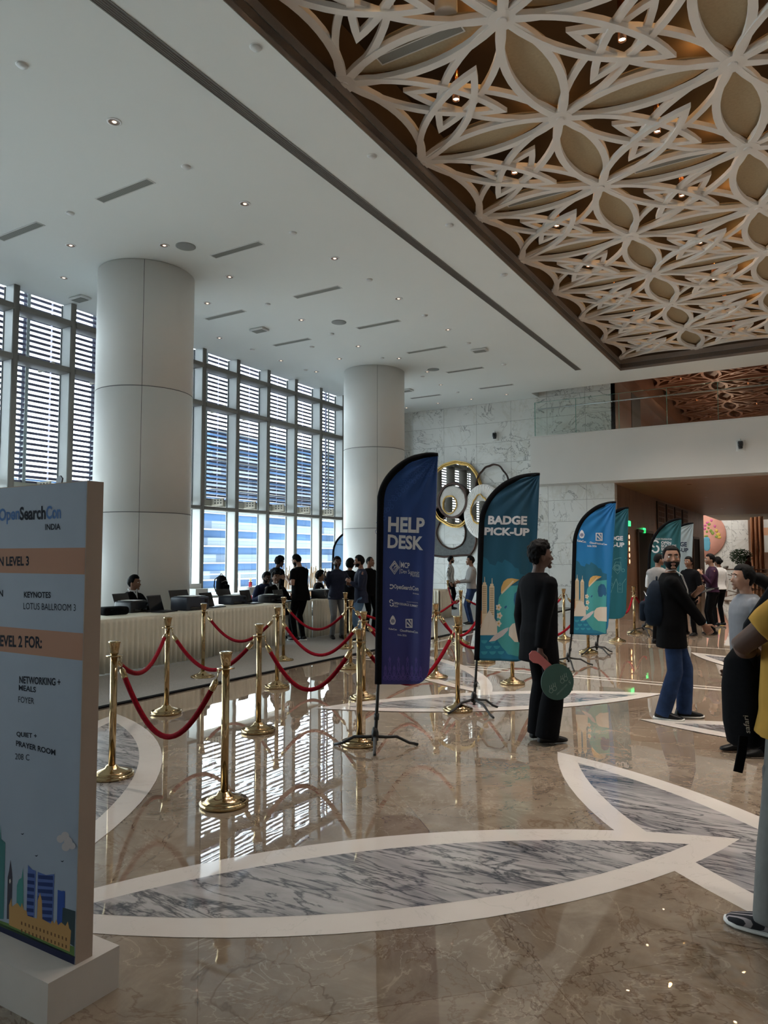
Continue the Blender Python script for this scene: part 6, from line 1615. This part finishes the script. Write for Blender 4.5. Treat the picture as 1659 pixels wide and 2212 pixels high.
# woman with the ponytail, and the man in yellow
g = G(1622, 1630)
person('woman with a dark ponytail in a grey striped hoodie, in profile', g, -88, 1.53, ('hoodie', 'hoodie_grey'), ('trousers', 'black_trousers'), 'skin_light', dict(thick=.020, line=36, side=-10, back=-48, curl=.004, tail=1), None, head=(0, -2),
    feet=[(.09, .04, 0), (-.09, -.06, 0)], vox=.007, rh=(.19, -.06, .70), lh=(-.19, -.08, .70))
g = G(1754, 1990)
el = near(g, 1545, 1400, -.10)
P, info = person('man in a mustard t-shirt and grey cargo trousers cut off by the picture edge', g, -38, 1.76, ('tee', 'mustard'), ('cargo_trousers', 'cargo'), 'skin_dark', SHORT, None, lh=near(g, 1632, 1410, .14), lpole=near(g, 1400, 1480, -.2), rh=(.25, .35, 1.05),
    lean=-6, feet=[(.13, -.05, 15), (-.26, .04, -14)], vox=.006, shoe='shoe_pattern', sole='sole_white', flare=.035, build=1.20, eyes=False, hem=-.13)
TP = info['TP']; W4 = info['W']
for sx in (1, -1):
    m = MB(); m.tube([TP(sx * .15, -.19, .12), TP(sx * .15, -.185, .38), TP(sx * .148, -.10, .525), TP(sx * .145, .0, .555), TP(sx * .145, .10, .50), TP(sx * .14, .19, .33), TP(sx * .14, .21, .1)], .042, 8, flat=.3, ref=(sx, 0, .2)); m.build('bag_strap', M['black_fabric'], P)
for sx in (1, -1):
    for zz in (-.33,):
        m = MB(); m.rbox((-.025, -.085, zz - .09), (.03, .085, zz + .09), .02, M=Matrix.Translation(TP(sx * .185, .02, 0))); m.build('cargo_pocket', M['cargo'], P)
bl_ = near(g, 1606, 1612, .12)
t = thing('front_backpack', 'slim black backpack worn on the chest of the man in yellow, strap dangling', 'backpack', bl_)
fr = (RT * .75 + FLAT * .66).normalized(); upv = Vector((0, 0, 1)); bk = Vector((fr.y, -fr.x, 0))
rings = []
for z, w_, dp in ((0, .05, .05), (.02, .075, .075), (.12, .088, .09), (.28, .092, .09), (.40, .080, .075), (.45, .05, .04)):
    rings.append([bl_ + RT * .015 + fr * (w_ * math.copysign(abs(math.cos(a)) ** .6, math.cos(a))) + bk * (dp * math.copysign(abs(math.sin(a)) ** .6, math.sin(a))) + upv * z for a in [6.2832 * i / 26 for i in range(26)]])
m = MB(); m.loft(rings); kid_at_world(m.build('body', M['black_fabric']), t)
a_, b_ = near(g, 1606, 1590, .02), near(g, 1594, 1668, .02)
m = MB(); m.tube([a_, a_.lerp(b_, .5) + RT * .004, b_], .022, 8, flat=.2, ref=FLAT); kid_at_world(m.build('hanging_strap', M['black_fabric']), t)
lp = Plane((bl_.x, bl_.y), RT); lp.o = lp.o - FLAT * .098
m = MB(); letter(m, 'safari', lambda u, z: lp.at(u, z, 0), lp.uv(1621, 1584), lp.uv(1616, 1546), lp.uv(1609, 1583), .01); kid_at_world(m.build('lettering', M['lanyard'], None, fix=False), t)

# the group near the flags further back
g = G(1425, 1391); person('man in a grey vest over a white shirt standing behind the bearded man', g, 50, 1.66, ('vest', 'grey_shirt', 'white_shirt'), ('trousers', 'black_trousers'), 'skin', dict(thick=.010, line=52, side=-4, back=-40, curl=.003), None, head=(30, 0), vox=.010, lh=(-.15, .25, 1.0), rh=(.15, .25, 1.0))
g = G(1493, 1373); person('person in black mostly hidden behind the bearded man', g, -120, 1.6, ('jacket', 'suit'), ('trousers', 'black_trousers'), 'skin', SHORT, None, vox=.011)
g = G(1541, 1371); person('man in a plum shirt and black trousers gesturing with a raised hand', g, -78, 1.655, ('shirt', 'purple_shirt'), ('trousers', 'black_trousers'), 'skin_light', SHORT, None, head=(-4, 0), vox=.009, lh=near(g, 1516, 1240, -.12), lpole=near(g, 1530, 1330, -.3), rh=near(g, 1517, 1255, .12), belt=True, curl=(20, 35))
g = G(1556, 1352); person('person in a white shirt with dark hair in a bun, behind the plum shirt', g, -20, 1.6, ('shirt', 'white_shirt'), ('trousers', 'black_trousers'), 'skin', dict(thick=.018, line=40, side=-8, back=-46, curl=.003, bun=1), None, vox=.012, eyes=False)
c = onY(1617, 1240, 40.0); person('person in dark maroon standing near the console table in the far hall', (c.x, 40, 0), 150, 1.66, ('shirt', 'maroon'), ('trousers', 'black_trousers'), 'skin_dark', SHORT, None, vox=.016, eyes=False)
g = G(973, 1317); person('man in a plaid shirt standing in front of the marble wall', g, 105, 1.62, ('shirt', 'plaid'), ('trousers', 'black_trousers'), 'skin', SHORT, dict(thick=.006), head=(-12, 0), vox=.010, rh=(.22, .05, .82), lh=(-.22, .08, .80), hem=-.06)
g = G(1019, 1351); person('person in a grey shirt half hidden behind the edge of the badge flag', g, -95, 1.62, ('shirt', 'grey_shirt'), ('trousers', 'denim'), 'skin', SHORT, None, vox=.010, lh=(-.12, .3, 1.02), rh=(.12, .3, 1.0), sole='sole_white')
# at the registration tables
g = G(648, 1386); person('man in a black polo shirt with his back turned, checking his phone at the tables', g, -52, 1.665, ('polo', 'polo_black'), ('trousers', 'black_trousers'), 'skin_light', dict(thick=.016, line=38, side=0, back=-34, curl=.003), dict(thick=.008), head=(-8, 20), lean=4, vox=.008, lh=near(g, 621, 1252, -.05), lpole=near(g, 630, 1330, -.5), rh=near(g, 618, 1250, .12), sole='sole_white', hem=-.12, build=1.08)
g = G(727, 1381); hnd = near(g, 702, 1246, -.12)
P, info = person('man in a navy shirt and grey trousers raising a hand with a strap', g, 158, 1.60, ('shirt', 'navy_shirt'), ('trousers', 'grey_trousers'), 'skin_dark', SHORT, dict(thick=.007), head=(6, 0), vox=.008, rh=hnd, rpole=near(g, 690, 1330, -.1), lh=near(g, 757, 1262, -.1), hem=-.08, build=1.06, curl=(45, 30))
t = thing('wrist_strap', 'pale loop of strap dangling from the raised hand of the man in navy', 'strap', hnd + Vector((0, 0, -.02)))
m = MB(); m.tube([hnd + RT * a + Vector((0, 0, z)) for a, z in ((-.01, .0), (-.02, -.12), (-.012, -.27), (.0, -.36), (.02, -.38), (.028, -.34), (.012, -.27), (.016, -.12), (.012, 0))], .005, 6, flat=.5); kid_at_world(m.build('loop', M['lanyard']), t)
g = G(755, 1371); person('woman with long dark hair and a pale top, between two men in navy', g, 30, 1.56, ('jacket', 'suit', 'white_shirt'), ('trousers', 'black_trousers'), 'skin', dict(thick=.030, line=40, side=-50, back=-62, curl=.004), None, vox=.011, eyes=False)
g = G(779, 1389); person('man in a dark navy shirt and washed jeans, in profile by the rope posts', g, -98, 1.625, ('shirt', 'navy_shirt'), ('jeans', 'denim_light'), 'skin', SHORT, dict(thick=.005), head=(6, 4), vox=.008, lh=near(g, 757, 1257, -.08), rh=near(g, 758, 1262, .1), sole='sole_white', hem=-.12, build=1.06)
g = G(797, 1364); person('man with cropped hair in black beside the dark blue help flag', g, 140, 1.60, ('polo', 'polo_black'), ('trousers', 'black_trousers'), 'skin', dict(thick=.006, line=50, side=0, back=-34, curl=.002), None, head=(-30, 0), vox=.010)
person('person with curly dark hair standing behind the tables, leaning over', (-9.95, 12.0), 40, 1.62, ('jacket', 'suit'), ('trousers', 'black_trousers'), 'skin_dark', CURLY, None, head=(10, 12), lean=10, vox=.010, eyes=False)
person('seated man in a suit and white collar at the long table before the big column', (-9.50, 7.92), 118, 1.70, ('jacket', 'suit'), ('trousers', 'black_trousers'), 'skin', SHORT, None, sit=True, head=(-22, 2), vox=.008, collar='white_shirt', rh=(.15, .35, .80), lh=(-.15, .35, .80))
g = (-10.02, 11.72); person('seated bearded man resting his chin on his hand at the tables', g, 140, 1.70, ('jacket', 'blue_shirt'), ('trousers', 'black_trousers'), 'skin_dark', SHORT, dict(thick=.008), sit=True, lean=8, head=(-4, 14), vox=.008, lh=(.0, .28, .93), lpole=(-.4, .3, .6), rh=(.2, .35, .80), curl=(20, 60))
person('seated man in a dark suit with white collar beside the man in black polo', (-9.42, 11.40), 138, 1.70, ('jacket', 'suit'), ('trousers', 'black_trousers'), 'skin', dict(thick=.030, line=34, side=-2, back=-38, curl=.012, freq=14), None, sit=True, head=(14, 0), vox=.008, collar='white_shirt', rh=(.2, .3, .8), lh=(-.15, .35, .8))
person('seated young man with curly hair in profile at the last skirted table', (-9.52, 13.02), 96, 1.66, ('jacket', 'suit'), ('trousers', 'black_trousers'), 'skin', CURLY, None, sit=True, head=(-4, 4), vox=.008, collar='white_shirt')
